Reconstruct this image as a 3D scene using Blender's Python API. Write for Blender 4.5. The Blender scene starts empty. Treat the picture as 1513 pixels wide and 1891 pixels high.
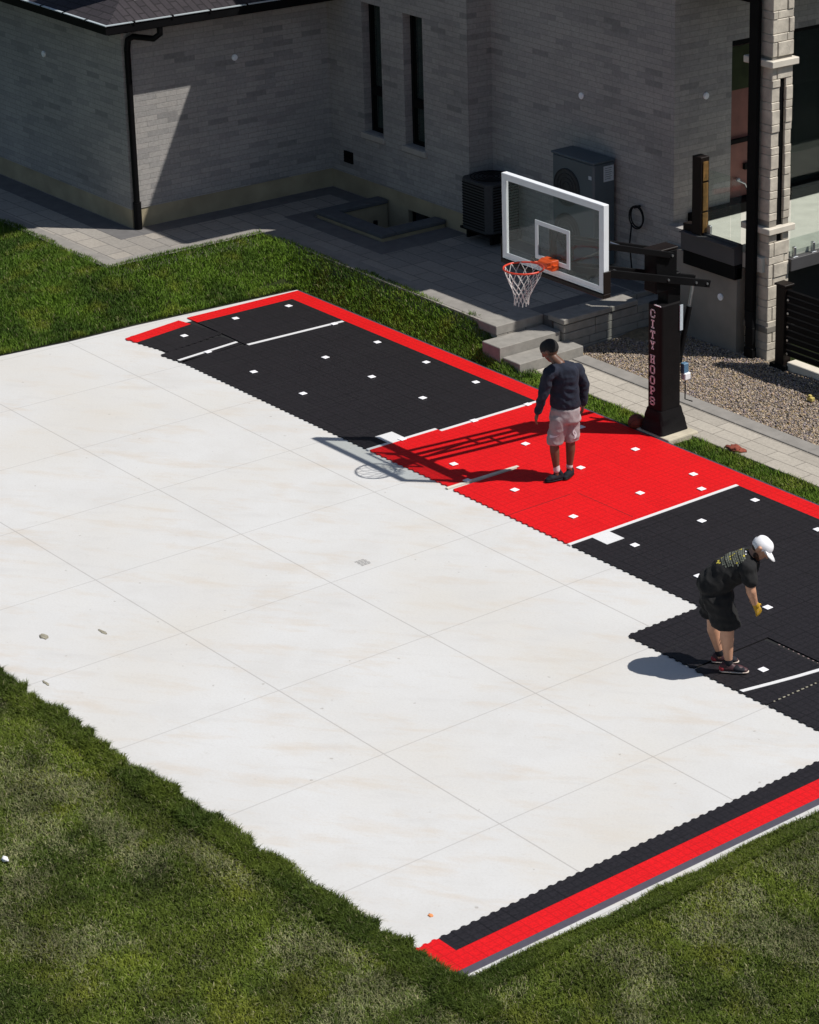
import bpy, bmesh, math, random
import numpy as np
from mathutils import Vector, Matrix, noise as mnoise
from mathutils.bvhtree import BVHTree
random.seed(7); rng = np.random.default_rng(7)
scn = bpy.context.scene
col = scn.collection
# ------------------------------------------------------------------ camera
cam = bpy.data.cameras.new('camera'); cam_o = bpy.data.objects.new('camera', cam); col.objects.link(cam_o)
Rr = Vector((0.693012, 0.720728, 0.016922)); Ru = Vector((-0.245701, 0.214055, 0.945416)); Rf = Vector((-0.677765, 0.659342, -0.325426))
mw = Matrix((( Rr.x, Ru.x, -Rf.x, 21.36283), (Rr.y, Ru.y, -Rf.y, -19.162544), (Rr.z, Ru.z, -Rf.z, 11.330417), (0, 0, 0, 1)))
cam_o.matrix_world = mw
cam.sensor_fit = 'HORIZONTAL'; cam.sensor_width = 36.0; cam.lens = 36.0 * 4703.143 / 1513.0
cam.shift_x = (756.5 - 1377.911) / 1513.0; cam.shift_y = (597.467 - 945.5) / 1513.0
cam.clip_start = 0.5; cam.clip_end = 2000
scn.camera = cam_o
# ------------------------------------------------------------------ light
SUN = Vector((.412, .395, .821)).normalized()
world = bpy.data.worlds.new('World'); scn.world = world; world.use_nodes = True
wn = world.node_tree; wn.nodes.clear()
sky = wn.nodes.new('ShaderNodeTexSky'); sky.sky_type = 'NISHITA'; sky.sun_disc = False
sky.sun_elevation = math.asin(SUN.z); sky.sun_rotation = math.atan2(SUN.x, SUN.y)
bgn = wn.nodes.new('ShaderNodeBackground'); bgn.inputs['Strength'].default_value = 0.066
wo = wn.nodes.new('ShaderNodeOutputWorld')
wn.links.new(sky.outputs[0], bgn.inputs[0]); wn.links.new(bgn.outputs[0], wo.inputs[0])
sun = bpy.data.lights.new('sun', 'SUN'); sun.energy = 5.0; sun.angle = math.radians(0.53); sun.color = (1.0, .965, .915)
sun_o = bpy.data.objects.new('sun', sun); col.objects.link(sun_o)
sun_o.rotation_euler = SUN.to_track_quat('Z', 'Y').to_euler(); sun_o.location = SUN * 60
scn.view_settings.view_transform = 'Standard'; scn.view_settings.look = 'None'
scn.view_settings.exposure = 0.0; scn.view_settings.gamma = 1.0
scn.render.engine = 'CYCLES'
scn.cycles.max_bounces = 8; scn.cycles.transparent_max_bounces = 12

# ------------------------------------------------------------------ materials
class NT:
    def __init__(s, name, rough=.8, metallic=0.0, spec=.5):
        s.m = bpy.data.materials.new(name); s.m.use_nodes = True; s.t = s.m.node_tree
        s.b = s.t.nodes['Principled BSDF']; s.b.inputs['Roughness'].default_value = rough
        s.b.inputs['Metallic'].default_value = metallic; s.b.inputs['Specular IOR Level'].default_value = spec
        s.tc = None
    def n(s, k, **kw):
        x = s.t.nodes.new(k)
        for a, v in kw.items(): setattr(x, a, v)
        return x
    def l(s, a, b): s.t.links.new(a, b)
    def obj(s):
        if not s.tc: s.tc = s.n('ShaderNodeTexCoord')
        return s.tc.outputs['Object']
    def mapping(s, scale=(1, 1, 1), rot=(0, 0, 0), src=None, typ='POINT'):
        m = s.n('ShaderNodeMapping'); m.vector_type = typ; m.inputs['Scale'].default_value = scale; m.inputs['Rotation'].default_value = rot
        s.l(src or s.obj(), m.inputs['Vector']); return m.outputs[0]
    def noise(s, scale, detail=4, rough=.55, vec=None, dist=0):
        x = s.n('ShaderNodeTexNoise'); x.inputs['Scale'].default_value = scale; x.inputs['Detail'].default_value = detail
        x.inputs['Roughness'].default_value = rough; x.inputs['Distortion'].default_value = dist
        s.l(vec or s.obj(), x.inputs['Vector']); return x.outputs['Fac']
    def ramp(s, fac, stops, interp='LINEAR'):
        r = s.n('ShaderNodeValToRGB'); r.color_ramp.interpolation = interp
        e = r.color_ramp.elements
        while len(e) < len(stops): e.new(.5)
        for i, (p, c) in enumerate(stops):
            e[i].position = p; e[i].color = (c[0], c[1], c[2], 1) if not isinstance(c, (int, float)) else (c, c, c, 1)
        s.l(fac, r.inputs[0]); return r.outputs[0]
    def mix(s, fac, a, b, mode='MIX'):
        m = s.n('ShaderNodeMix'); m.data_type = 'RGBA'; m.blend_type = mode
        for v, i in ((fac, 0), (a, 6), (b, 7)):
            if isinstance(v, (int, float)): m.inputs[i].default_value = v if i == 0 else (v, v, v, 1)
            elif isinstance(v, tuple): m.inputs[i].default_value = (v[0], v[1], v[2], 1)
            else: s.l(v, m.inputs[i])
        return m.outputs[2]
    def math(s, op, a, b=None):
        m = s.n('ShaderNodeMath'); m.operation = op
        for v, i in ((a, 0), (b, 1)):
            if v is None: continue
            if isinstance(v, (int, float)): m.inputs[i].default_value = v
            else: s.l(v, m.inputs[i])
        return m.outputs[0]
    def sep(s, src=None):
        x = s.n('ShaderNodeSeparateXYZ'); s.l(src or s.obj(), x.inputs[0]); return x.outputs
    def color(s, c):
        if isinstance(c, tuple): s.b.inputs['Base Color'].default_value = (c[0], c[1], c[2], 1)
        else: s.l(c, s.b.inputs['Base Color'])
        return s
    def bump(s, h, strength=.3, dist=.01):
        b = s.n('ShaderNodeBump'); b.inputs['Strength'].default_value = strength; b.inputs['Distance'].default_value = dist
        s.l(h, b.inputs['Height']); s.l(b.outputs[0], s.b.inputs['Normal']); return s

def plain(name, c, rough=.6, metallic=0.0, var=.12, scale=8, spec=.5, bump=0.0):
    t = NT(name, rough, metallic, spec)
    n = t.noise(scale, 5)
    lo = tuple(x * (1 - var) for x in c); hi = tuple(min(1, x * (1 + var)) for x in c)
    t.color(t.ramp(n, [(.3, lo), (.7, hi)]))
    if bump: t.bump(t.noise(scale * 6, 4), bump, .004)
    return t.m

def brick_mat(name, c1, c2, mort, w, h, ms, bias=0.0, tint=.12, rough=.9, bump=.5, vertical=True, offset=.5, sq=1.0, sqf=2, dark=False):
    t = NT(name, rough, spec=.25)
    if vertical:
        x, y, z = t.sep()[:3]
        c = t.n('ShaderNodeCombineXYZ'); t.l(t.math('ADD', x, y), c.inputs[0]); t.l(z, c.inputs[1]); v = c.outputs[0]
    else: v = t.obj()
    b = t.n('ShaderNodeTexBrick'); b.offset = offset; b.squash = sq; b.squash_frequency = sqf
    t.l(v, b.inputs['Vector'])
    b.inputs['Color1'].default_value = (*c1, 1); b.inputs['Color2'].default_value = (*c2, 1); b.inputs['Mortar'].default_value = (*mort, 1)
    b.inputs['Scale'].default_value = 1.0; b.inputs['Mortar Size'].default_value = ms; b.inputs['Mortar Smooth'].default_value = .2
    b.inputs['Bias'].default_value = bias; b.inputs['Brick Width'].default_value = w; b.inputs['Row Height'].default_value = h
    if dark:   # a few single bricks are a darker grey
        q = t.n('ShaderNodeTexBrick'); q.offset = offset; q.squash = sq; q.squash_frequency = sqf; t.l(v, q.inputs['Vector'])
        q.inputs['Color1'].default_value = (1, 1, 1, 1); q.inputs['Color2'].default_value = (0, 0, 0, 1); q.inputs['Mortar'].default_value = (1, 1, 1, 1); q.inputs['Scale'].default_value = 1.0
        q.inputs['Mortar Size'].default_value = ms; q.inputs['Brick Width'].default_value = w; q.inputs['Row Height'].default_value = h; q.inputs['Bias'].default_value = 0
        dk = t.ramp(q.outputs['Color'], [(.02, .82), (.06, .92), (.20, 1.0)])
    big = t.ramp(t.noise(.8, 5), [(.3, 1 - tint), (.7, 1 + tint)])
    fine = t.ramp(t.noise(22, 6, .7), [(.25, .78), (.75, 1.15)])
    cc = t.mix(1.0, t.mix(1.0, b.outputs['Color'], big, 'MULTIPLY'), fine, 'MULTIPLY')
    if dark: cc = t.mix(1.0, cc, dk, 'MULTIPLY')
    t.color(cc)
    hgt = t.math('SUBTRACT', t.math('MULTIPLY', t.noise(40, 5, .7), .5), b.outputs['Fac'])
    t.bump(hgt, bump, .012)
    return t.m

M = {}
M['brick'] = brick_mat('pale_grey_brick', (.36, .343, .322), (.265, .26, .255), (.262, .25, .238), .34, .078, .0045, -.30, bump=.4, dark=True)
M['found'] = plain('parged_foundation', (.34, .29, .19), .9, var=.2, scale=2.2, bump=.3)
M['parge'] = plain('grey_parging', (.23, .21, .18), .9, var=.2, scale=1.6, bump=.3)
M['stone'] = plain('split_face_stone', (.52, .47, .39), .9, var=.22, scale=7, bump=.9)
M['sill'] = plain('pale_cast_stone', (.62, .57, .48), .8, var=.08, scale=6, bump=.1)
M['black'] = plain('black_metal', (.0045, .0045, .005), .55, var=.3, scale=3, spec=.1)
M['brownmetal'] = plain('dark_bronze_metal', (.010, .0065, .0055), .5, var=.2, scale=3, spec=.2)
M['greymetal'] = plain('grey_aluminium_fascia', (.062, .060, .063), .55, var=.12, scale=2)
M['gutter'] = plain('pale_gutter_lip', (.40, .45, .47), .4, var=.1, scale=3)
M['window_dark'] = plain('dark_room', (.02, .022, .024), .9, var=.3)
M['curtain'] = plain('sheer_curtain', (.10, .12, .115), .9, var=.3, scale=6)
M['steel'] = plain('brushed_steel', (.55, .57, .6), .3, .9, var=.08)
M['blackcloth'] = plain('black_vinyl_pad', (.0045, .0038, .0042), .6, var=.3, scale=7, bump=.4, spec=.18)
M['acdark'] = plain('condenser_grille', (.032, .035, .038), .6, var=.25, scale=30)
M['acblue'] = plain('painted_cabinet', (.075, .10, .115), .5, var=.12, scale=2)
M['paper'] = plain('paper_label', (.45, .52, .56), .7, var=.12, scale=30)
M['white'] = plain('white_paint', (.74, .76, .78), .45, var=.04, scale=6)
M['orange'] = plain('orange_rim_paint', (.80, .10, .015), .4, var=.12, scale=12)
M['rimred'] = plain('red_orange_ring', (.62, .05, .02), .4, var=.15, scale=12)
M['ball'] = plain('basketball_rubber', (.13, .032, .012), .65, var=.2, scale=40, bump=.3)
M['seamblack'] = plain('black_rubber_seam', (.01, .01, .01), .7)
M['concrete_foot'] = plain('rough_footing_concrete', (.46, .41, .31), .95, var=.16, scale=6, bump=.7)
M['blockstone'] = plain('grey_precast_block', (.255, .24, .215), .92, var=.14, scale=9, bump=.6)
M['darkstone'] = plain('charcoal_coping', (.085, .09, .095), .9, var=.18, scale=8, bump=.4)
M['navy'] = plain('navy_sweater_knit', (.010, .014, .028), .95, var=.25, scale=25, bump=.4)
M['blacktee'] = plain('black_cotton', (.0075, .0075, .008), .95, var=.3, scale=25, bump=.4)
M['shortsgrey'] = plain('dusty_taupe_jersey', (.31, .262, .265), .9, var=.1, scale=14, bump=.3)
M['shortswhite'] = plain('pale_short_panel', (.62, .6, .62), .9, var=.05)
M['tshirtwhite'] = plain('pale_blue_shirt_hem', (.42, .5, .62), .9, var=.06)
M['skin_brown'] = plain('brown_skin', (.115, .05, .028), .5, var=.12, scale=14)
M['skin_light'] = plain('tanned_skin', (.50, .265, .165), .5, var=.1, scale=14)
M['hair'] = plain('short_black_hair', (.006, .005, .005), .8, var=.3, scale=60, bump=.6)
M['shoeblack'] = plain('black_shoe', (.012, .013, .018), .8, var=.3, spec=.2)
M['shoered'] = plain('red_shoe_mesh', (.36, .02, .03), .6, var=.2, scale=20)
M['shoedark'] = plain('maroon_black_shoe', (.045, .012, .016), .6, var=.3, scale=20)
M['sole'] = plain('off_white_sole', (.6, .5, .42), .7, var=.08)
M['sock'] = plain('white_sock', (.52, .50, .50), .9, var=.06)
M['glove'] = plain('yellow_work_glove', (.45, .26, .012), .7, var=.15, scale=30)
M['capwhite'] = plain('white_cap_cotton', (.80, .80, .82), .8, var=.03)
M['printgrey'] = plain('faded_green_grey_print', (.13, .14, .11), .9, var=.4, scale=90)
M['printyellow'] = plain('yellow_print', (.5, .42, .06), .9, var=.2, scale=60)
M['printwhite'] = plain('white_print', (.7, .7, .72), .9, var=.1, scale=60)
M['letter'] = plain('pale_red_lettering', (.95, .90, .94), .6, var=.04, scale=20)
M['tan'] = plain('tan_paper', (.5, .4, .12), .8)
M['rag'] = plain('rust_red_cloth', (.22, .05, .028), .9, var=.3, scale=25, bump=.5)
M['leaf'] = plain('orange_leaf', (.75, .28, .1), .8)
M['cable'] = plain('black_cable', (.012, .013, .014), .8, spec=.1)
M['bluebottle'] = plain('blue_plastic', (.08, .17, .27), .5)
M['wall_cap'] = plain('pale_round_cap', (.88, .9, .92), .6, var=.04)
M['door'] = plain('rose_door_reflection', (.235, .095, .075), .55, var=.22, scale=3)
M['doorreflection'] = plain('dark_green_door_reflection', (.035, .045, .018), .3, var=.35, scale=5)
M['deck'] = plain('pale_deck_membrane', (.50, .49, .43), .8, var=.09, scale=5)
M['dirt'] = plain('dry_clod', (.27, .25, .19), .95, var=.35, scale=40, bump=.8)
M['gravelbed'] = plain('gravel_bed', (.15, .13, .10), .97, var=.35, scale=30, bump=.9)

# concrete pad with saw cuts, stains and trowel streaks
t = NT('court_concrete', .8, spec=.3)
x, y, z = t.sep()[:3]
def cutmask(c, org, d, wid):
    f = t.math('FRACT', t.math('DIVIDE', t.math('SUBTRACT', c, org - d * 40), d))
    f = t.math('ABSOLUTE', t.math('SUBTRACT', f, .5))
    return t.math('GREATER_THAN', f, .5 - wid / d / 2)
DX, DY, I0, J0 = 1.685458, 1.787068, 3.455466, -1.953364
cuts = t.math('MAXIMUM', t.math('MULTIPLY', cutmask(x, -I0 * DX, DX, .013), .75), cutmask(y, J0 * DY, DY, .013))
base = t.ramp(t.noise(1.1, 6, .6), [(.25, (.53, .522, .505)), (.55, (.575, .574, .565)), (.8, (.60, .605, .605))])
streak = t.noise(2.4, 7, .68, t.mapping((2.6, .75, 1), (0, 0, .62), None, 'TEXTURE'), .12)
base = t.mix(t.ramp(streak, [(.51, 0.0), (.70, .55)]), base, (.52, .445, .36))
st2 = t.noise(.55, 3, .5)
base = t.mix(t.ramp(st2, [(.47, 0.0), (.70, .55)]), base, (.53, .50, .445))
pale = t.noise(4, 5, .6, t.mapping((3.0, .8, 1), (0, 0, .72), None, 'TEXTURE'))
base = t.mix(t.ramp(pale, [(.56, 0.0), (.72, .4)]), base, (.49, .48, .465))
base = t.mix(t.ramp(t.noise(42, 5, .8), [(.36, .22), (.55, 0.0)]), base, (.40, .385, .36))
base = t.mix(t.ramp(t.noise(7, 6, .75), [(.60, 0.0), (.70, .22)]), base, (.40, .37, .33))
base = t.mix(t.ramp(t.noise(14, 2, .3), [(.775, 0.0), (.80, .4)]), base, (.2, .17, .14))
base = t.mix(t.math('MULTIPLY', cuts, .42), base, (.2, .18, .17))
t.color(base); t.bump(t.noise(120, 4, .6), .12, .003)
M['concrete'] = t.m

# sport tile plastic : open grid, fine seams every tile
def tile_mat(name, c, dark, rough, sstr, sp):
    t = NT(name, rough, spec=.28)
    x, y, z = t.sep()[:3]
    def seam(cc, d, w):
        f = t.math('FRACT', t.math('ADD', t.math('DIVIDE', cc, d), 80.0))
        f = t.math('ABSOLUTE', t.math('SUBTRACT', f, .5)); return t.math('GREATER_THAN', f, .5 - w / d / 2)
    s = t.math('MAXIMUM', seam(x, .254, .011), seam(y, .254, .011))
    m2 = t.math('MAXIMUM', seam(x, .0847, .012), seam(y, .0847, .012))
    brk = t.ramp(t.noise(1.9, 2, .5), [(.38, .35), (.58, 1.0)])
    cc = t.mix(t.math('MULTIPLY', m2, sp), c, dark)
    cc = t.mix(t.ramp(t.noise(48, 4, .8), [(.38, sp * 1.6), (.58, 0.0)]), cc, dark)
    cc = t.mix(t.math('MULTIPLY', t.math('MULTIPLY', s, sstr), brk), cc, dark)
    cell = t.n('ShaderNodeTexWhiteNoise'); sn = t.n('ShaderNodeVectorMath'); sn.operation = 'SNAP'
    sn.inputs[1].default_value = (.254, .254, 10); t.l(t.obj(), sn.inputs[0]); t.l(sn.outputs[0], cell.inputs[0])
    cc = t.mix(1.0, cc, t.ramp(cell.outputs[0], [(0, .965), (1, 1.03)]), 'MULTIPLY')
    t.color(cc); t.bump(m2, -.25, .004)
    return t.m
M['tile_black'] = tile_mat('black_tile_plastic', (.0200, .0178, .0210), (.0040, .0038, .0042), .5, .75, .42)
M['tile_red'] = tile_mat('red_tile_plastic', (.70, .0075, .010), (.36, .004, .005), .5, .34, .34)
M['tile_white'] = plain('white_tile_plastic', (.66, .66, .66), .6, var=.08, scale=50)
M['tile_edge'] = plain('charcoal_ramp_edge', (.060, .054, .075), .5, var=.1, scale=20)
M['marker'] = plain('white_square_plastic', (.84, .83, .86), .5, var=.02)

M['paver'] = brick_mat('large_grey_pavers', (.335, .305, .265), (.25, .235, .215), (.15, .14, .13), .60, .30, .008, -.1, .12, .9, .3, vertical=False, sq=.7, sqf=3)
M['paver_path'] = brick_mat('pale_path_pavers', (.41, .375, .32), (.34, .31, .265), (.20, .18, .155), .62, .21, .007, -.1, .1, .9, .3, vertical=False, sq=.75, sqf=3)
M['paver_dark'] = plain('charcoal_border_pavers', (.125, .12, .118), .92, var=.15, scale=5, bump=.3)
M['paver_edge'] = plain('grey_edge_course', (.235, .22, .20), .92, var=.14, scale=5, bump=.3)
M['shingle'] = brick_mat('charcoal_shingles', (.046, .040, .045), (.034, .030, .035), (.022, .020, .022), .30, .12, .012, 0, .2, .95, .5, vertical=False)

t = NT('lawn_soil', .98, spec=.1)
g = t.ramp(t.noise(3.5, 6, .65), [(.3, (.014, .020, .006)), (.7, (.035, .045, .014))]); t.color(g); t.bump(t.noise(30, 5), .8, .03)
M['soil'] = t.m
t = NT('grass_blades', .7, spec=.2)
at = t.n('ShaderNodeAttribute'); at.attribute_name = 'Col'; t.color(at.outputs['Color'])
M['grass'] = t.m
t = NT('gravel_stones', .9, spec=.2)
at = t.n('ShaderNodeAttribute'); at.attribute_name = 'Col'; t.color(at.outputs['Color'])
M['gravel'] = t.m

def glass_mat(name, tint, haze=.06, hz=(.5, .55, .52), gl=.5, f0=.03):
    m = bpy.data.materials.new(name); m.use_nodes = True; T = m.node_tree; T.nodes.clear()
    o = T.nodes.new('ShaderNodeOutputMaterial'); tr = T.nodes.new('ShaderNodeBsdfTransparent'); tr.inputs[0].default_value = (*tint, 1)
    g = T.nodes.new('ShaderNodeBsdfGlossy'); g.inputs['Roughness'].default_value = .03; g.inputs[0].default_value = (gl, gl, gl, 1)
    d = T.nodes.new('ShaderNodeBsdfDiffuse'); d.inputs[0].default_value = (*hz, 1)
    lw = T.nodes.new('ShaderNodeLayerWeight'); lw.inputs[0].default_value = .5; pw = T.nodes.new('ShaderNodeMath'); pw.operation = 'POWER'; pw.inputs[1].default_value = 4.0; T.links.new(lw.outputs['Facing'], pw.inputs[0])
    fr = T.nodes.new('ShaderNodeMath'); fr.operation = 'MULTIPLY_ADD'; fr.inputs[1].default_value = .7; fr.inputs[2].default_value = f0; T.links.new(pw.outputs[0], fr.inputs[0])
    m1 = T.nodes.new('ShaderNodeMixShader'); m2 = T.nodes.new('ShaderNodeMixShader'); m1.inputs[0].default_value = haze
    T.links.new(tr.outputs[0], m1.inputs[1]); T.links.new(d.outputs[0], m1.inputs[2])
    T.links.new(fr.outputs[0], m2.inputs[0]); T.links.new(m1.outputs[0], m2.inputs[1]); T.links.new(g.outputs[0], m2.inputs[2])
    T.links.new(m2.outputs[0], o.inputs[0]); return m
M['glass'] = glass_mat('railing_glass', (.93, .965, .95), .03)
M['boardglass'] = glass_mat('backboard_glass', (.92, .945, .935), .055, (.5, .56, .52), f0=.02)
M['winglass'] = glass_mat('window_glass', (.6, .68, .66), .02, gl=.9, f0=.04)

# ------------------------------------------------------------------ geometry helpers
ROOT = {}
def wroot(o):
    while o is not None and o.parent is not None: o = o.parent
    return ROOT.get(o.name, Vector((0, 0, 0))) if o is not None else Vector((0, 0, 0))
def tag(o, label=None, cat=None, group=None, kind=None):
    if label: o['label'] = label
    if cat: o['category'] = cat
    if group: o['group'] = group
    if kind: o['kind'] = kind
    return o
def empty(name, loc, label, cat, group=None):
    o = bpy.data.objects.new(name, None); o.empty_display_size = .2; o.location = loc; col.objects.link(o)
    ROOT[o.name] = Vector(loc); return tag(o, label, cat, group)
class MB:
    def __init__(s): s.v = []; s.f = []; s.mi = []; s.sm = []; s.cur = 0
    def add(s, vs, fs, smooth=False):
        k = len(s.v); s.v += [tuple(v) for v in vs]
        for f in fs: s.f.append([i + k for i in f]); s.mi.append(s.cur); s.sm.append(smooth)
        return s
    def box(s, a, b):
        x0, y0, z0 = a; x1, y1, z1 = b
        return s.add([(x0, y0, z0), (x1, y0, z0), (x1, y1, z0), (x0, y1, z0), (x0, y0, z1), (x1, y0, z1), (x1, y1, z1), (x0, y1, z1)],
              [(0, 3, 2, 1), (4, 5, 6, 7), (0, 1, 5, 4), (1, 2, 6, 5), (2, 3, 7, 6), (3, 0, 4, 7)])
    def prism(s, pts, z0, z1, bottom=True):
        n = len(pts); vs = [(p[0], p[1], z0) for p in pts] + [(p[0], p[1], z1) for p in pts]
        fs = [tuple(range(n, 2 * n))] + [(i, (i + 1) % n, n + (i + 1) % n, n + i) for i in range(n)]
        if bottom: fs.append(tuple(reversed(range(n))))
        return s.add(vs, fs)
    def hexa(s, lo, hi):   # two quads (4 pts each, ccw) bottom, top
        return s.add(list(lo) + list(hi), [(3, 2, 1, 0), (4, 5, 6, 7), (0, 1, 5, 4), (1, 2, 6, 5), (2, 3, 7, 6), (3, 0, 4, 7)])
    def tube(s, pts, r, n=10, cap=True, closed=False):
        pts = [Vector(p) for p in pts]; m = len(pts); rr = r if isinstance(r, (list, tuple)) else [r] * m
        rings = []; up = None
        for i, p in enumerate(pts):
            a = pts[(i - 1) % m] if (closed or i > 0) else p; b = pts[(i + 1) % m] if (closed or i < m - 1) else p
            d = (b - a).normalized()
            if up is None or abs(up.dot(d)) > .95: up = Vector((0, 0, 1)) if abs(d.z) < .9 else Vector((1, 0, 0))
            u = (up - d * up.dot(d)).normalized(); w = d.cross(u); up = u
            rings.append([p + (u * math.cos(2 * math.pi * k / n) + w * math.sin(2 * math.pi * k / n)) * rr[i] for k in range(n)])
        vs = [v for r_ in rings for v in r_]; fs = []
        for i in range(m if closed else m - 1):
            j = (i + 1) % m
            for k in range(n): fs.append((i * n + k, i * n + (k + 1) % n, j * n + (k + 1) % n, j * n + k))
        s.add(vs, fs, True)
        if cap and not closed: s.add([v for v in rings[0]], [tuple(reversed(range(n)))]); s.add([v for v in rings[-1]], [tuple(range(n))])
        return s
    def sphere(s, c, r, n=16, m=10):
        c = Vector(c); r = Vector(r) if not isinstance(r, (int, float)) else Vector((r, r, r))
        vs = [(c.x, c.y, c.z + r.z)]; fs = []
        for i in range(1, m):
            a = math.pi * i / m
            for k in range(n):
                b = 2 * math.pi * k / n; vs.append((c.x + r.x * math.sin(a) * math.cos(b), c.y + r.y * math.sin(a) * math.sin(b), c.z + r.z * math.cos(a)))
        vs.append((c.x, c.y, c.z - r.z)); L = len(vs) - 1
        for k in range(n):
            fs.append((0, 1 + k, 1 + (k + 1) % n)); fs.append((L, 1 + (m - 2) * n + (k + 1) % n, 1 + (m - 2) * n + k))
            for i in range(m - 2): a = 1 + i * n; fs.append((a + k, a + n + k, a + n + (k + 1) % n, a + (k + 1) % n))
        return s.add(vs, fs, True)
    def build(s, name, mats, parent=None, bevel=0, seg=1):
        off = wroot(parent)
        me = bpy.data.meshes.new(name); me.from_pydata([tuple(Vector(v) - off) for v in s.v], [], s.f)
        for m_ in (mats if isinstance(mats, (list, tuple)) else [mats]): me.materials.append(m_)
        me.polygons.foreach_set('material_index', s.mi); me.polygons.foreach_set('use_smooth', s.sm); me.update()
        o = bpy.data.objects.new(name, me); col.objects.link(o)
        if parent is not None: o.parent = parent
        if bevel:
            b = o.modifiers.new('bevel', 'BEVEL'); b.width = bevel; b.segments = seg; b.limit_method = 'ANGLE'; b.angle_limit = math.radians(40)
        return o
def solo(mb, name, mats, loc, label, cat, group=None, bevel=0):
    """single-mesh thing with its origin at loc"""
    o = mb.build(name, mats, None, bevel); l = Vector(loc)
    o.data.transform(Matrix.Translation(-l)); o.location = l; ROOT[o.name] = l
    return tag(o, label, cat, group)
def structure(o): o['kind'] = 'structure'; return o

# ================================================================== GROUND
PZ = .41
PATIO = [(-17, -2.1), (-8.93, -2.1), (-8.93, .47), (-3.43, .42), (-3.43, 1.2), (-3.25, 1.2), (-3.25, 3.2), (-17, 3.2)]
def rect_d(x, y, x0, y0, x1, y1):
    return np.hypot(np.maximum(np.maximum(x0 - x, x - x1), 0), np.maximum(np.maximum(y0 - y, y - y1), 0))
def vnoise(x, y, s, seed=0):
    x = np.asarray(x) / s + 100 + seed * 17.3; y = np.asarray(y) / s + 100 + seed * 9.1
    xi = np.floor(x).astype(np.int64); yi = np.floor(y).astype(np.int64); fx = x - xi; fy = y - yi
    fx = fx * fx * (3 - 2 * fx); fy = fy * fy * (3 - 2 * fy)
    def h(a, b):
        n = (a * 374761393 + b * 668265263 + seed * 1442695) & 0x7fffffff; n = ((n ^ (n >> 13)) * 1274126177) & 0x7fffffff
        return ((n ^ (n >> 16)) & 0xffff) / 65535.0
    return (h(xi, yi) * (1 - fx) + h(xi + 1, yi) * fx) * (1 - fy) + (h(xi, yi + 1) * (1 - fx) + h(xi + 1, yi + 1) * fx) * fy
def ground_h(x, y):
    x = np.asarray(x, float); y = np.asarray(y, float)
    dc = rect_d(x, y, -7.62, -40, 40, .04)
    dp = np.minimum(rect_d(x, y, -60, -2.1, -8.93, 8), rect_d(x, y, -9, .46, -3.6, 8))
    dp = np.minimum(dp, rect_d(x, y, -3.43, .20, -2.6, 8) + .05)
    h = .425 * dc / (dc + dp + 1e-4)
    h = h * np.clip((-2.5 - x) / 1.5, 0, 1)
    far = np.clip((x + 7.62) / -1.0, 0, 1)
    h = np.where((x < -7.62) & (y < -2.1), .42 * np.clip((-7.62 - x) / 1.25, 0, 1) * np.clip(1 - (-2.1 - y) / 3.2, 0.12, 1), h)
    near = np.clip((-8.0 - y) / .4, 0, 1) + np.clip((x - 7.5) / .12, 0, 1); near = np.clip(near, 0, 1) * (y < -1)
    off = np.clip((np.maximum(-8.95 - y, x - 7.75)) / .5, 0, 1)
    return h - .035 + near * (.027 + off * .075 * (vnoise(x, y, .75, 61) - .45) + off * .03 * (vnoise(x, y, .28, 62) - .5))
def fbm(x, y, s, seed=0, o=4):
    a = 0; w = 1; t_ = 0
    for i in range(o): a = a + w * vnoise(x, y, s / 2 ** i, seed + i); t_ += w; w *= .55
    return a / t_
# big sheet with gentle relief on the house side
def xs_list(segs):
    out = []
    for a, b, n in segs: out += list(np.linspace(a, b, n, endpoint=False))
    return np.array(out + [segs[-1][1]])
gx = xs_list([(-400, -20, 8), (-20, -3, 86), (-3, 12, 110), (12, 400, 8)]); gy = xs_list([(-400, -13, 8), (-13, -5, 66), (-5, 1.2, 42), (1.2, 400, 10)])
X, Y = np.meshgrid(gx, gy, indexing='ij'); Z = ground_h(X, Y)
inside = ((Y > .35) & (X < -3.43)) | ((X < -8.93) & (Y > -2.1)) ; Z = np.where(inside, np.minimum(Z, .25), Z)
Z = np.where((Y > .36) & (X >= -3.43), -.06, Z)
Z = np.where((X < -2.2) & (Y > .03) & (Y < 1.2), Z - .05, Z)
Z = np.where((X > -3.95) & (X < -2.2) & (Y > .03), np.minimum(Z, .10 * np.clip((-2.4 - X) / 1.2, 0, 1)), Z)
padm = (X > -7.5) & (X < 7.6) & (Y > -8.8) & (Y < .0); Z = np.where(padm, -.16, Z)
Z = np.where((X > -9.3) & (X < -7.2) & (Y > 1.19), -1.4, Z)
n0, n1 = X.shape
me = bpy.data.meshes.new('ground'); vv = np.stack([X, Y, Z], -1).reshape(-1, 3)
idx = np.arange(n0 * n1).reshape(n0, n1); ff = np.stack([idx[:-1, :-1], idx[1:, :-1], idx[1:, 1:], idx[:-1, 1:]], -1).reshape(-1, 4)
me.from_pydata(vv.tolist(), [], ff.tolist()); me.materials.append(M['soil']); me.update()
go = bpy.data.objects.new('ground', me); col.objects.link(go); structure(go)

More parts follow.
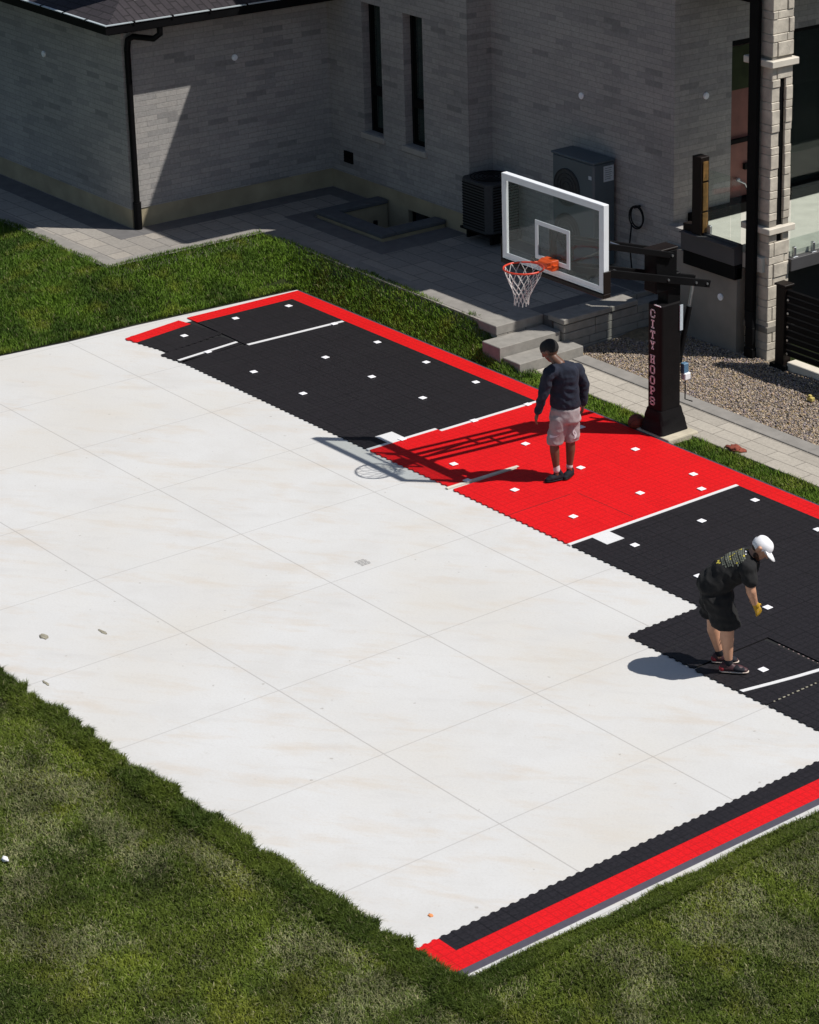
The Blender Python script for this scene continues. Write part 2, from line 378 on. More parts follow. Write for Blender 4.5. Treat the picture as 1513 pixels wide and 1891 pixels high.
# concrete pad
mb = MB(); mb.prism([(-7.46, .045), (-7.60, -2.45), (-7.60, -3.5), (-7.69, -4.5), (-7.78, -8.93), (7.73, -8.93), (7.73, .045)], -.14, 0.0)
structure(mb.build('court_slab', M['concrete'], None, .012))
mb = MB(); mb.prism([(-7.47, -.05), (-7.615, -2.45), (-7.615, -3.5), (-7.705, -4.5), (-7.79, -8.9), (-7.84, -8.9), (-7.755, -4.5), (-7.66, -3.5), (-7.66, -2.45), (-7.51, -.05)], -.14, -.012)
structure(mb.build('edging_strip', M['seamblack']))

# upper patio pieces (L shaped around the window well)
def patio_prism(pts, z0=-.1, z1=PZ): m_ = MB(); m_.prism(pts, z0, z1); return m_
mb = MB()
mb.prism([(-17, -2.1), (-8.93, -2.1), (-8.93, 1.49), (-9.1, 1.49), (-9.1, 3.2), (-17, 3.2)], -.1, PZ)
mb.prism([(-8.93, .47), (-3.43, .42), (-3.43, 1.2), (-3.25, 1.2), (-3.25, 3.2), (-7.42, 3.2), (-7.42, 1.49), (-8.93, 1.49)], -.1, PZ)
structure(mb.build('patio', M['paver']))
mb = MB(); e = .004
for a, b in (((-17, -2.1), (-9.18, -1.85)), ((-9.18, -2.1), (-8.93, .72)), ((-8.93, .47), (-3.43, .72))): mb.box((a[0], a[1], PZ - .05), (b[0], b[1], PZ + e))
structure(mb.build('patio_edge_course', M['paver_edge'], None, .003))
mb = MB()
for a, b in (((-17, -1.25), (-9.95, -.86)), ((-10.29, -.86), (-9.95, 2.66)), ((-9.95, 2.36), (-9.3, 2.66)), ((-9.4, 1.15), (-6.95, 1.49)), ((-7.4, 1.49), (-6.95, 2.66)), ((-9.4, 1.49), (-9.12, 2.36)),
             ((-6.84, 2.75), (-3.3, 3.05)), ((-3.72, .74), (-3.435, 2.72))): mb.box((a[0], a[1], PZ - .05), (b[0], b[1], PZ + e))
structure(mb.build('patio_dark_band', M['paver_dark'], None, .003))

# lower path + kerb
mb = MB(); mb.prism([(-2.69, .40), (7, .44), (7, 1.07), (-2.69, 1.07)], -.1, .0)
structure(mb.build('path', M['paver_path'], None, .004))
mb = MB()
for i in range(10): mb.box((-2.69 + i * .62, 1.075, -.1), (-2.69 + i * .62 + .612, 1.31, .012))
structure(mb.build('path_kerb', M['paver_edge'], None, .006))

# ================================================================== GRAVEL
mb = MB(); mb.prism([(-2.99, 1.2), (8, 1.2), (8, 3.3), (-2.99, 3.3)], -.12, -.05); structure(mb.build('gravel_bed', M['gravelbed']))
def stones(n):
    px = rng.uniform(-2.97, 3.4, n); py = rng.uniform(1.30, 2.98, n)
    s = rng.uniform(.007, .016, n) * np.where(rng.random(n) < .04, 1.8, 1)
    mound = .05 * vnoise(px, py, .7, 3)
    pz = -.05 + mound + rng.uniform(-.004, .008, n)
    o = np.array([(1, 0, 0), (0, 1, 0), (-1, 0, 0), (0, -1, 0), (0, 0, .75), (0, 0, -.75)], float)
    a = rng.uniform(0, 6.28, n); ca, sa = np.cos(a), np.sin(a)
    V = o[None] * (s[:, None, None] * rng.uniform(.65, 1.35, (n, 6, 1))); x_ = V[..., 0] * ca[:, None] - V[..., 1] * sa[:, None]; y_ = V[..., 0] * sa[:, None] + V[..., 1] * ca[:, None]
    V = np.stack([x_ + px[:, None], y_ + py[:, None], V[..., 2] + pz[:, None]], -1).reshape(-1, 3)
    F = np.array([(0, 1, 4), (1, 2, 4), (2, 3, 4), (3, 0, 4), (1, 0, 5), (2, 1, 5), (3, 2, 5), (0, 3, 5)])
    F = (F[None] + (np.arange(n) * 6)[:, None, None]).reshape(-1, 3)
    pal = np.array([(.36, .32, .28), (.26, .24, .23), (.46, .39, .30), (.16, .145, .145), (.38, .29, .22), (.27, .24, .28), (.55, .49, .41), (.36, .29, .17)])
    C = pal[rng.integers(0, len(pal), n)] * rng.uniform(.78, 1.15, (n, 1)) * np.array([.92, .86, .80])
    return V, F, np.repeat(C, 6, 0)
def bigmesh(name, V, F, C, mat, k=3):
    me = bpy.data.meshes.new(name); nv, nf = len(V), len(F)
    me.vertices.add(nv); me.vertices.foreach_set('co', V.astype(np.float32).ravel())
    me.loops.add(nf * k); me.loops.foreach_set('vertex_index', F.astype(np.int32).ravel())
    me.polygons.add(nf); me.polygons.foreach_set('loop_start', np.arange(0, nf * k, k, dtype=np.int32))
    try: me.polygons.foreach_set('loop_total', np.full(nf, k, dtype=np.int32))
    except Exception: pass
    ca = me.color_attributes.new('Col', 'FLOAT_COLOR', 'POINT'); ca.data.foreach_set('color', np.c_[C, np.ones(nv)].astype(np.float32).ravel())
    me.materials.append(mat); me.update(calc_edges=True); me.validate()
    o = bpy.data.objects.new(name, me); col.objects.link(o); return o
g_ = bigmesh('gravel', *stones(42000), M['gravel']); g_['kind'] = 'stuff'
hx, hy = np.meshgrid(np.linspace(-2.99, -1.9, 28), np.linspace(1.75, 2.95, 28), indexing='ij'); hq = np.clip(1 - np.hypot((hx + 2.85) / .95, (hy - 2.5) / .62), 0, 1)
hz_ = -.06 +   .10 * hq ** .8 + .03 * (fbm(hx, hy, .2, 3) - .5) * (hq > 0)
me = bpy.data.meshes.new('soil_heap'); ii = np.arange(28 * 28).reshape(28, 28); me.from_pydata(np.stack([hx, hy, hz_], -1).reshape(-1, 3).tolist(), [], np.stack([ii[:-1, :-1], ii[1:, :-1], ii[1:, 1:], ii[:-1, 1:]], -1).reshape(-1, 4).tolist())
me.materials.append(plain('brown_earth', (.20, .155, .095), .97, var=.35, scale=14, bump=.8)); me.update(); hpo = bpy.data.objects.new('soil_heap', me); col.objects.link(hpo); structure(hpo)
# ================================================================== GRASS
CP = np.array([21.36283, -19.162544, 11.330417]); CM = np.array([list(Rr), list(Ru), list(Rf)])
def in_view(x, y, z, m):
    d = np.c_[x, y, z] - CP; c = d @ CM.T; u = 1377.911 + 4703.143 * c[:, 0] / c[:, 2]; v = 597.467 - 4703.143 * c[:, 1] / c[:, 2]
    return (u > -m) & (u < 1513 + m) & (v > -m) & (v < 1891 + m)
def blades(x, y, z, L, W, lean, C):
    n = len(x); a = rng.uniform(0, 2 * np.pi, n); dx, dy = np.cos(a), np.sin(a)
    # blade faces random way, leans along (lx,ly)
    la = rng.uniform(0, 2 * np.pi, n); lx, ly = np.cos(la) * lean, np.sin(la) * lean
    b = np.stack([x, y, z], -1); side = np.stack([dx, dy, np.zeros(n)], -1) * W[:, None] * .5
    mid = b + np.stack([lx * L * .35, ly * L * .35, L * .6], -1); tip = b + np.stack([lx * L, ly * L, L * np.sqrt(np.clip(1 - .55 * lean ** 2, .12, 1))], -1)
    V = np.stack([b - side, b + side, mid + side * .8, mid - side * .8, tip], 1).reshape(-1, 3)
    k = np.arange(n)[:, None] * 5
    F = np.concatenate([k + np.array([[0, 1, 2]]), k + np.array([[0, 2, 3]]), k + np.array([[3, 2, 4]])], 0)
    return V, F, np.repeat(C, 5, 0)
def lawn(name, n, x0, x1, y0, y1, keep, hfun, cfun, lenr, wr, leanr, margin=320):
    x = rng.uniform(x0, x1, n); y = rng.uniform(y0, y1, n); k = keep(x, y) ; x, y = x[k], y[k]
    z = ground_h(x, y); z = np.where((x > -7.78) & (x < 7.73) & (y > -8.93) & (y < .045), .0, z); k = in_view(x, y, z, margin); x, y, z = x[k], y[k], z[k]; m = len(x)
    hh = hfun(x, y); L = rng.uniform(*lenr, m) * hh; W = rng.uniform(*wr, m); lean = rng.uniform(*leanr, m)
    C = cfun(x, y, m)
    V, F, C = blades(x, y, z, L, W, lean, C); o = bigmesh(name, V, F, C, M['grass']); o['kind'] = 'stuff'; return o
G1, G2, G3 = np.array((.050, .080, .009)), np.array((.112, .150, .016)), np.array((.20, .215, .024))
STRAW = np.array((.24, .225, .115)); GREYG = np.array((.16, .19, .075))
def c_near(x, y, m):
    p = fbm(x, y, 1.1, 2); q = fbm(x + y * .35, y, .55, 8); s = fbm(x * .6 + y * .25, y * 1.0, .62, 14, 5); r = rng.random(m)
    c = G1 + (G2 - G1) * np.clip((p - .32) * 2.6, 0, 1)[:, None]
    c = c + (G3 - c) * (np.clip((q - .50) * 3.2, 0, 1) * .75)[:, None]
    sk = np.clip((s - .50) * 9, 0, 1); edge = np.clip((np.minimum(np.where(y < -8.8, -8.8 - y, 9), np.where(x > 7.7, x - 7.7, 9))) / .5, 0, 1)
    sel = r < sk * edge * .66
    c = np.where(sel[:, None], GREYG + (STRAW - GREYG) * rng.random(m)[:, None], c)
    c = np.where((rng.random(m) < .06)[:, None], STRAW, c)
    dk = fbm(x, y, .35, 31, 3); c = c * (.58 + .72 * np.clip((dk - .25) * 1.9, 0, 1))[:, None]
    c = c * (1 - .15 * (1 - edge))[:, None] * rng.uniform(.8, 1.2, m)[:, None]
    return np.clip(c, .004, 1)
def h_near(x, y):
    e = np.minimum(np.where(y < -8.8, -8.8 - y, 9), np.where(x > 7.7, x - 7.7, 9)); return .65 + .75 * fbm(x, y, .45, 5) + .45 * np.clip(1 - e / .25, 0, 1)
def keep_near(x, y):
    ea = -8.83 + .34 * (fbm(x, y * 0, .62, 21, 5) - .5) * 1.6; eb = 7.735 - .12 * (fbm(y, y * 0, .5, 22) - .3)
    yk = (y < ea) & (x < 8.6); xk = (x > np.where(y < -8.3, 7.66, eb)) & (y > -9.4)
    return yk | xk | ((x > 7.9) & (y < -8.6))
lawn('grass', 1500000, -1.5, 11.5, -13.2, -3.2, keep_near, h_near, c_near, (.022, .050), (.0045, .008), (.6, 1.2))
def c_fr(x, y, m):
    c = G1 + (G2 * .95 - G1) * np.clip((fbm(x, y, .5, 2) - .3) * 2.2, 0, 1)[:, None]
    c = np.where((rng.random(m) < .03)[:, None], STRAW, c); return c * rng.uniform(.6, 1.25, m)[:, None]
def h_fr(x, y): return .6 + .9 * fbm(x, y, .3, 51, 3)
lawn('grass', 330000, -1.5, 8.2, -9.10, -8.5, lambda x, y: (y < -8.83 + .30 * (fbm(x, y * 0, .8, 21, 6) - .5) * 1.5 + .16 * (fbm(x, y, .12, 77, 2) - .5)) & (rng.random(len(x)) < np.clip((y + 9.12) / .2, .1, 1)), h_fr, c_fr, (.03, .085), (.005, .009), (.3, 1.1))
lawn('grass', 90000, 7.62, 7.9, -9.1, -3.5, lambda x, y: x > 7.735 - .10 * (fbm(y, y * 0, .5, 22) - .35), h_fr, c_fr, (.03, .06), (.0055, .009), (.4, 1.1))
def c_house(x, y, m):
    p = fbm(x, y, .8, 2); q = fbm(x, y, .3, 8); c = G1 * np.array((.9, 1.12, 1)) + (G2 * np.array((1.0, 1.30, 1)) - G1 * np.array((.9, 1.12, 1))) * np.clip((p - .3) * 2.6, 0, 1)[:, None]
    c = c + (G3 - c) * (np.clip((q - .52) * 3.0, 0, 1) * .6)[:, None]
    c = np.where((rng.random(m) < .04)[:, None], STRAW * .9, c)
    return c * 1.08 * rng.uniform(.75, 1.25, m)[:, None]
def h_house(x, y): return .8 + .45 * fbm(x, y, .35, 5)
def keep_house(x, y):
    ok_ = ~((x > -7.47) & (x < 7.7) & (y < .035))
    w = .10 * (fbm(x + y * .3, y * 0, .5, 41, 5) - .5) * 2; lim = np.where(x < -3.83, .50 + w, np.where(x < -3.42, .43, np.where(x < -2.68, .22 + .4 * w, .42 + w)))
    a = (x > -8.99 + w) & (x < -7.55) & (y < .5 + w); b = (x >= -7.7) & (y > .05) & (y < lim)
    c = (x <= -8.9) & (y < -2.04 + w); foot = (x > -.28) & (x < .40) & (y < .57)
    pad = (x > -7.62 + .02 * w) & (y < .05)
    left = (x < np.where(y > -2.45, -7.46 + (y + .0) * .058, np.where(y < -3.5, -7.60 + (y + 3.5) * .055, -7.60)) - .06)
    a = a & (left | (y > .05))
    return (a | b | (c & left)) & ~foot & ok_
lawn('grass', 1100000, -16, 6.5, -6.5, .75, keep_house, h_house, c_house, (.035, .08), (.006, .010), (.2, .95))

# ================================================================== TILE FLOOR
TZ = .016
def scal(p0, p1, period=.1016, amp=.019, rag=0):
    """points from p0 to p1 (exclusive of p1), little round connector loops bulging to the right-hand side"""
    p0 = Vector(p0); p1 = Vector(p1); d = p1 - p0; L = d.length; d /= L; nrm = Vector((d.y, -d.x)); n = max(1, round(L / period)); out = []
    for i in range(n):
        for q, hgt in ((0, 0), (.22, 0), (.30, .7), (.42, 1), (.58, 1), (.70, .7), (.78, 0)):
            a = p0 + d * ((i + q) * L / n) + nrm * amp * hgt; out.append((a.x, a.y))
    return out
def outline(pts, flags):
    out = []
    for i, p in enumerate(pts):
        q = pts[(i + 1) % len(pts)]
        if flags[i]: out += scal(p, q)
        else: out.append(p)
    return out
floor = empty('court_tile_floor', (-1.0, -1.4, 0), 'partly laid floor of snap-together black and red court tiles with white lines', 'tile floor')
BY, EY = -.005, -2.79       # house-side edge and open edge
A = .27                      # border width
def sheet(name, pts, flags, mat, parent, z1=TZ, z0=.0015): m_ = MB(); m_.prism(outline(pts, flags), z0, z1); return m_.build(name, mat, parent)
# ccw outlines; scallops bulge to the right of travel => outside for ccw
sheet('red_border', [(-7.38, BY - A), (-7.38, BY), (7.54, BY), (7.54, BY - A)][::-1], [0, 0, 0, 0], M['tile_red'], floor)
sheet('red_border', [(-7.38, -1.80), (-7.12, -1.80), (-7.12, BY - A), (-7.38, BY - A)], [0, 0, 0, 0], M['tile_red'], floor)
sheet('black_field', [(-7.12, -1.80), (-6.12, -1.80), (-6.12, -1.81), (-5.93, -1.81), (-5.93, BY - A), (-7.12, BY - A)], [0, 0, 0, 0, 0, 0], M['tile_black'], floor)
sheet('black_field', [(-5.93, EY), (-1.87, EY), (-1.87, -1.79), (-1.79, -1.79), (-1.79, BY - A), (-5.93, BY - A)], [1, 0, 0, 0, 0, 0], M['tile_black'], floor)
sheet('red_lane', [(-1.82, EY), (-.265, EY + .02), (-.265, -1.83), (-.215, -1.83), (-.215, EY), (1.83, EY), (1.83, BY - A), (-1.74, BY - A), (-1.74, -1.79), (-1.82, -1.79)], [1, 0, 0, 0, 1, 0, 0, 0, 0, 0], M['tile_red'], floor)
sheet('black_field', [(1.88, EY), (3.96, EY), (3.96, -3.80), (4.93, -3.80), (4.93, EY), (7.065, EY), (7.065, BY - A), (1.88, BY - A)], [1, 1, 1, 0, 0, 0, 0, 0], M['tile_black'], floor)
def strip(name, a, b, w, mat=None, z=TZ + .003, parent=floor):
    a = Vector(a); b = Vector(b); d = (b - a).normalized(); n = Vector((-d.y, d.x)) * w * .5
    m_ = MB(); m_.prism([tuple(a - n), tuple(b - n), tuple(b + n), tuple(a + n)], .002, z); return m_.build(name, mat or M['tile_white'], parent)
strip('white_line', (-5.91, -1.80), (-5.87, -.30), .055)
strip('white_line', (-1.845, -2.81), (-1.845, -1.79), .05)
strip('white_line', (-1.765, -1.79), (-1.765, -.275), .05)
strip('white_line', (-.285, -2.83), (-.265, -1.80), .045, M['sill'])
strip('white_line', (1.855, -2.81), (1.855, -.275), .05)
m_ = MB(); m_.box((-2.12, -2.50, .002), (-1.872, -2.25, TZ + .0032)); m_.build('white_block_tile', M['tile_white'], floor)
m_ = MB(); m_.box((1.882, -2.50, .002), (2.13, -2.25, TZ + .0032)); m_.build('white_block_tile', M['tile_white'], floor)
# loose panels waiting to be snapped in
def loose(name, label, ctr, ang, parts, cat='tile panel'):
    o = empty(name, (ctr[0], ctr[1], 0), label, cat)
    ca, sa = math.cos(ang), math.sin(ang)
    for nm, pts, flags, mat, z in parts:
        ol = outline(pts, flags); ol = [(ctr[0] + p[0] * ca - p[1] * sa, ctr[1] + p[0] * sa + p[1] * ca) for p in ol]
        m_ = MB(); m_.prism(ol, .002, z); m_.build(nm, mat, o)
    return o
r6 = math.radians(8)
loose('loose_tile_panel', 'loose black panel with red edge strip lying askew at far-left tile corner', (-6.835, -2.33), math.radians(10.5),
      [('red_strip', [(-.44, -.47), (-.20, -.47), (-.20, .47), (-.44, .47)], [1, 0, 0, 0], M['tile_red'], TZ + .001),
       ('black_tiles', [(-.20, -.47), (.40, -.47), (.40, .47), (-.20, .47)], [1, 1, 0, 0], M['tile_black'], TZ)])
loose('loose_tile_panel', 'narrow loose black panel carrying the slanted short white line', (-6.15, -2.33), r6 * .85,
      [('black_tiles', [(-.24, -.50), (.21, -.50), (.21, .48), (-.24, .48)], [1, 0, 0, 0], M['tile_black'], TZ),
       ('white_line', [(.085, -.495), (.135, -.495), (.135, .475), (.085, .475)], [0, 0, 0, 0], M['tile_white'], TZ + .003)])
loose('loose_tile_panel', 'square loose black panel with an oblique white line beside the bending man', (5.455, -3.33), math.radians(.6),
      [('black_tiles', [(-.50, -.48), (.50, -.48), (.50, .48), (-.50, .48)], [1, 0, 0, 0], M['tile_black'], TZ),
       ('white_line', [(.115, -.475), (.165, -.475), (.245, -.15), (.315, .16), (.375, .475), (.325, .475), (.265, .16), (.195, -.15)], [0] * 8, M['tile_white'], TZ + .003)])
sheet('black_field', [(5.972, -3.80), (7.065, -3.80), (7.065, EY - .02), (5.972, EY - .02)], [1, 0, 0, 0], M['tile_black'], floor)
m_ = MB(); m_.prism([(-7.25, -2.76), (-5.90, -2.76), (-5.90, -1.75), (-7.25, -1.75)], .0006, .0014); m_.prism([(4.90, -3.76), (5.92, -3.76), (5.92, -2.75), (4.90, -2.75)], .0006, .0014); m_.build('underlay', M['seamblack'], floor)
# open joints between sheets
def seam(a, b, w=.012): strip('open_joint', a, b, w, M['seamblack'], TZ + .0012)
for a, b in (((-4.44, -2.79), (-4.41, -1.9)), ((-3.41, -2.77), (-3.42, -1.79)), ((-2.93, -1.79), (-2.37, -1.77)), ((-5.50, -2.79), (-5.50, -2.1)), ((-2.37, -2.70), (-2.35, -1.94)), ((.8, -1.80), (1.75, -1.79)), ((3.0, -2.79), (3.0, -1.8)), ((3.97, -1.80), (4.6, -1.795)), ((.79, -2.78), (.79, -1.9)), ((4.46, -3.78), (4.46, -2.9))):
    seam(a, b, .006)
random.seed(21)
m_ = MB()
for k in range(14):
    yk = -3.72 + k * .062; m_.box((5.955, yk, TZ), (5.972, yk + random.uniform(.012, .04), TZ + .0022))
m_.build('joint_connectors', M['dirt'], floor)
m_ = MB()
for k in range(12):
    xk = 5.12 + k * .068; m_.box((xk, -2.832, TZ), (xk + random.uniform(.010, .026), -2.820, TZ + .0022))
m_.build('joint_connectors', plain('dull_pink_fleck', (.24, .17, .17), .8), floor)
# right-end strip, laid along the short end of the pad
es = empty('end_tile_strip', (7.3, -6.4, 0), 'long narrow strip of black and red tiles along the near slab end', 'tile strip')
sheet('black_tiles', [(7.07, -.28), (7.07, -8.565), (7.30, -8.565), (7.30, -.28)], [1, 0, 0, 0], M['tile_black'], es)
sheet('red_tiles', [(7.30, -.28), (7.30, -8.565), (7.07, -8.565), (7.07, -8.83), (7.54, -8.83), (7.54, -.28)], [0, 0, 1, 1, 0, 0], M['tile_red'], es)
m_ = MB(); m_.hexa([(7.542, -8.83, .002), (7.61, -8.83, .002), (7.61, .0, .002), (7.542, .0, .002)], [(7.542, -8.83, TZ), (7.605, -8.83, .004), (7.605, .0, .004), (7.542, .0, TZ)])
m_.build('ramp_edge', M['tile_edge'], es)
m_ = MB(); m_.box((-7.38, .0, .002), (7.54, .03, .011)); m_.build('ramp_edge', M['tile_edge'], floor)

# small white square markers
rowA = [-6.88, -5.85, -4.86, -3.81, -2.80, -1.75, -.72, .26, 1.29, 2.32, 3.38]; rowB = [-6.91, -4.82, -3.83, -2.79, -1.75, -.74, .27, 1.30, 2.35]
rowC = [-6.75, -6.00, -4.97, -3.90, -1.835, -.80, .28, 1.31, 2.35, 3.40, 4.44]
yA = [-.495, -.464, -.467, -.456, -.434, -.442, -.446, -.433, -.444, -.444, -.504]; yB = [-1.335, -1.326, -1.306, -1.281, -1.286, -1.301, -1.294, -1.282, -1.298]
yC = [-2.24, -2.354, -2.329, -2.309, -2.308, -2.332, -2.291, -2.286, -2.292, -2.322, -2.314]
ordn = ['first', 'second', 'third', 'fourth', 'fifth', 'sixth', 'seventh', 'eighth', 'ninth', 'tenth', 'eleventh']
spots = []
for xs_, ys_, nm in ((rowA, yA, 'house-side row'), (rowB, yB, 'middle row'), (rowC, yC, 'slab-side row')):
    for i, (a, b) in enumerate(zip(xs_, ys_)):
        surf = 'red' if -1.8 < a < 1.83 else 'black'
        spots.append((a, b, 'white square marker on %s tiles, %s from far end of %s' % (surf, ordn[i], nm)))
spots += [(1.675, -.673, 'turned white square marker on red tiles just short of the lane line'), (-.30, -2.52, 'white square marker lying on the short pale line within the red lane'),
          (5.423, -3.335, 'white square marker on the loose panel at the bending man\'s feet')]
proto = None
for i, (a, b, lb) in enumerate(spots):
    if proto is None:
        m_ = MB(); m_.box((-.041, -.041, 0), (.041, .041, .007)); m_.cur = 1
        m_.box((-.028, -.003, .0), (.028, .003, .0075)); m_.box((-.003, -.028, 0), (.003, .028, .0079))
        o = m_.build('square_marker', [M['marker'], M['tile_white']], None, .004); proto = o
    else: o = proto.copy(); col.objects.link(o)
    o.location = (a, b, TZ + .0042); o.rotation_euler = (0, 0, random.uniform(-.12, .12)); tag(o, lb, 'marker', 'white square markers spread over the tile floor')

# bits on the slab
def blob(name, c, r, mat, label, cat, flat=.4, seed=0, n=14):
    m_ = MB(); m_.sphere((0, 0, 0), 1.0, n, 9); vs = []
    for v in m_.v:
        v = Vector(v); k = 1 + .5 * mnoise.noise(v * 1.7 + Vector((seed, 0, 0))) + .55 * mnoise.noise(v * 4.1 + Vector((0, seed, 0))); vs.append((c[0] + v.x * r[0] * k, c[1] + v.y * r[1] * k, c[2] + max(-.002, v.z * r[2] * k + r[2] * flat)))
    m_.v = vs; return solo(m_, name, mat, c, label, cat)
blob('dirt_clod', (.07, -8.14, 0), (.065, .035, .004), M['dirt'], 'larger grey-brown clod of dirt on the bare slab by the near grass', 'dirt', seed=1)
blob('dirt_clod', (.37, -7.65, 0), (.07, .02, .002), M['dirt'], 'flat scrap of dried grass and dirt to the right of the bigger clod', 'dirt', seed=4)
blob('dirt_clod', (.99, -8.63, 0), (.05, .015, .004), M['dirt'], 'thin brown crumb of soil at the grass edge below the clods', 'dirt', seed=7)
blob('fallen_leaf', (6.737, -8.393, 0), (.028, .018, .006), M['leaf'], 'tiny orange leaf on the slab near the end strip of tiles', 'leaf', seed=3)
m_ = MB()
for i in range(5):
    for k in range(3): m_.box((.655 + i * .03, -4.79 + k * .042 + (i % 2) * .01, .0005), (.675 + i * .03, -4.757 + k * .042 + (i % 2) * .01, .0022))
solo(m_, 'shoe_print', plain('faint_grey_smudge', (.30, .295, .285), .9, var=.25, scale=60), (.726, -4.73, 0), 'grey ribbed shoe print near the middle of the bare concrete', 'shoe print')
blob('white_litter', (3.70, -10.53, .03), (.035, .025, .02), M['capwhite'], 'crumpled white scrap in the grass at the left edge of the picture', 'litter', seed=9)

# ================================================================== STEPS + RETAINING WALL
st = empty('garden_steps', (-3.2, .7, 0), 'grey block steps from the lower path up to the shaded patio', 'steps')
for a, b, zt in (((-3.42, .16), (-3.055, 1.19), .275), ((-3.05, .20), (-2.70, 1.28), .14)):
    m_ = MB(); m_.box((a[0], a[1], -.1), (b[0], b[1], zt)); m_.build('step', M['blockstone'], st, .008)
m_ = MB(); m_.box((-3.80, .40, PZ - .12), (-3.425, 1.19, PZ + .008)); m_.build('step', M['blockstone'], st, .008)
rw = empty('retaining_wall', (-3.1, 2.0, 0), 'low block retaining wall with overhanging coping beside the steps', 'wall')
m_ = MB(); yy = 1.2; random.seed(3)
for k in range(4):
    yy = 1.2
    while yy < 3.0:
        w_ = random.choice((.3, .45, .55)); y2 = min(yy + w_, 3.02); m_.box((-3.22, yy, -.1 + k * .115), (-3.0 + random.uniform(-.006, .006), y2 - .006, -.1 + k * .115 + .109)); yy = y2
m_.build('block_courses', M['blockstone'], rw, .006)
m_ = MB(); m_.box((-3.30, 1.17, .375), (-2.972, 2.0, .45)); m_.box((-3.30, 2.006, .375), (-2.972, 2.48, .45)); m_.build('coping', M['blockstone'], rw, .01)
# ================================================================== WINDOW WELL
ww = empty('window_well', (-8.3, 2.0, PZ), 'dark stone-capped window well sunk in the patio at the house wall', 'window well')
x0, x1, y0, y1 = -9.1, -7.42, 1.49, 2.655; w = .26
m_ = MB()
for a, b in (((x0, y0), (x1, y0 + w)), ((x0, y0 + w + .003), (x0 + w, y1)), ((x1 - w, y0 + w + .003), (x1, y1))): m_.box((a[0], a[1], PZ + .05), (b[0], b[1], .52))
m_.build('coping', M['darkstone'], ww, .01)
m_ = MB(); i = .03
for a, b in (((x0 + i, y0 + i), (x1 - i, y0 + w - i)), ((x0 + i, y0 + w - i), (x0 + w - i, y1)), ((x1 - w + i, y0 + w - i), (x1 - i, y1))): m_.box((a[0], a[1], -1.3), (b[0], b[1], PZ + .05))
m_.build('well_lining', M['found'], ww)
m_ = MB(); m_.box((x0 + i, y0 + i, -1.36), (x1 - i, y1, -1.3)); m_.build('well_floor', M['gravelbed'], ww)
m_ = MB(); m_.tube([(-8.55, 2.2, -1.3), (-8.55, 2.2, .34)], .035, 10); m_.build('drain_pipe', M['black'], ww)

# ================================================================== HOUSE
H = empty('brick_house', (-10.3, -.85, PZ), 'large pale grey brick house with black windows, gutters and a raised side deck', 'house')
WX, WY, MY, RY, BX, CX = -10.3, -.85, 2.67, 3.10, -6.86, -2.96
FZ = .70
def wallbox(name, a, b, mat=M['brick'], parent=H): m_ = MB(); m_.box(a, b); return m_.build(name, mat, parent)
# foundations stand 12 mm behind the brick face
f_ = .012
wallbox('foundation', (-19, WY + f_, -.1), (WX - f_, WY + .3, FZ), M['found']); wallbox('foundation', (WX - .3, WY + .3, -.1), (WX - f_, MY + .3, FZ), M['found'])
# wing walls
wallbox('wing_wall', (-19, WY, FZ), (WX, WY + .25, 3.52)); wallbox('wing_wall', (WX - .25, WY + .25, FZ), (WX, MY + .2, 6.3))
wallbox('wing_wall', (-19, 8, FZ), (-18.75, WY + .25, 3.52))
# main bay wall with two tall windows: built round the openings
def wall_with_openings(name, xa, xb, y, z0, z1, th, ops):
    m_ = MB(); xs_ = sorted({xa, xb, *[o[0] for o in ops], *[o[1] for o in ops]})
    for i in range(len(xs_) - 1):
        a, b = xs_[i], xs_[i + 1]; op = [o for o in ops if o[0] <= a and o[1] >= b]
        if op: o = op[0]; m_.box((a, y, z0), (b, y + th, o[2])); m_.box((a, y, o[3]), (b, y + th, z1))
        else: m_.box((a, y, z0), (b, y + th, z1))
    return m_.build(name, M['brick'], H)
W1 = (-9.40, -8.93, 1.46, 3.45); W2 = (-8.38, -7.91, 1.46, 3.45)
wall_with_openings('bay_wall', WX, BX, MY, FZ, 6.3, .25, [W1, W2])
for W_ in (W1, W2):
    a, b, c, d = W_; m_ = MB(); q = .045; yb = MY + .13
    m_.box((a, yb, c), (a + q, yb + .08, d)); m_.box((b - q, yb, c), (b, yb + .08, d)); m_.box((a + q, yb, c), (b - q, yb + .08, c + q)); m_.box((a + q, yb, d - q), (b - q, yb + .08, d)); m_.box((a + q, yb - .01, 2.03), (b - q, yb + .08, 2.15))
    wf = m_.build('window', M['black'], H, .004)
    m_ = MB(); m_.box((a + q, yb + .04, c + q), (b - q, yb + .05, 2.03)); m_.box((a + q, yb + .04, 2.15), (b - q, yb + .05, d - q)); m_.build('pane', M['winglass'], wf)
    m_ = MB(); n = 26; pts = []
    for k in range(n + 1): pts.append((a + q + (b - a - 2 * q) * k / n, yb + .10 + .012 * math.sin(k * 1.7)))
    vs = [(p[0], p[1], zz) for zz in (c, d) for p in pts]; m_.add(vs, [(k, k + 1, n + 2 + k, n + 1 + k) for k in range(n)], True); m_.build('curtain', M['curtain'], wf)
    m_ = MB(); m_.box((a - .05, MY - .045, c - .09), (b + .05, MY + .13, c - .004)); m_.build('sill', plain('weathered_stone_sill', (.40, .37, .33), .85, var=.1), wf, .006)
    m_ = MB(); m_.box((a, yb + .15, c), (b, yb + .18, d)); m_.build('dark_room', M['window_dark'], wf)
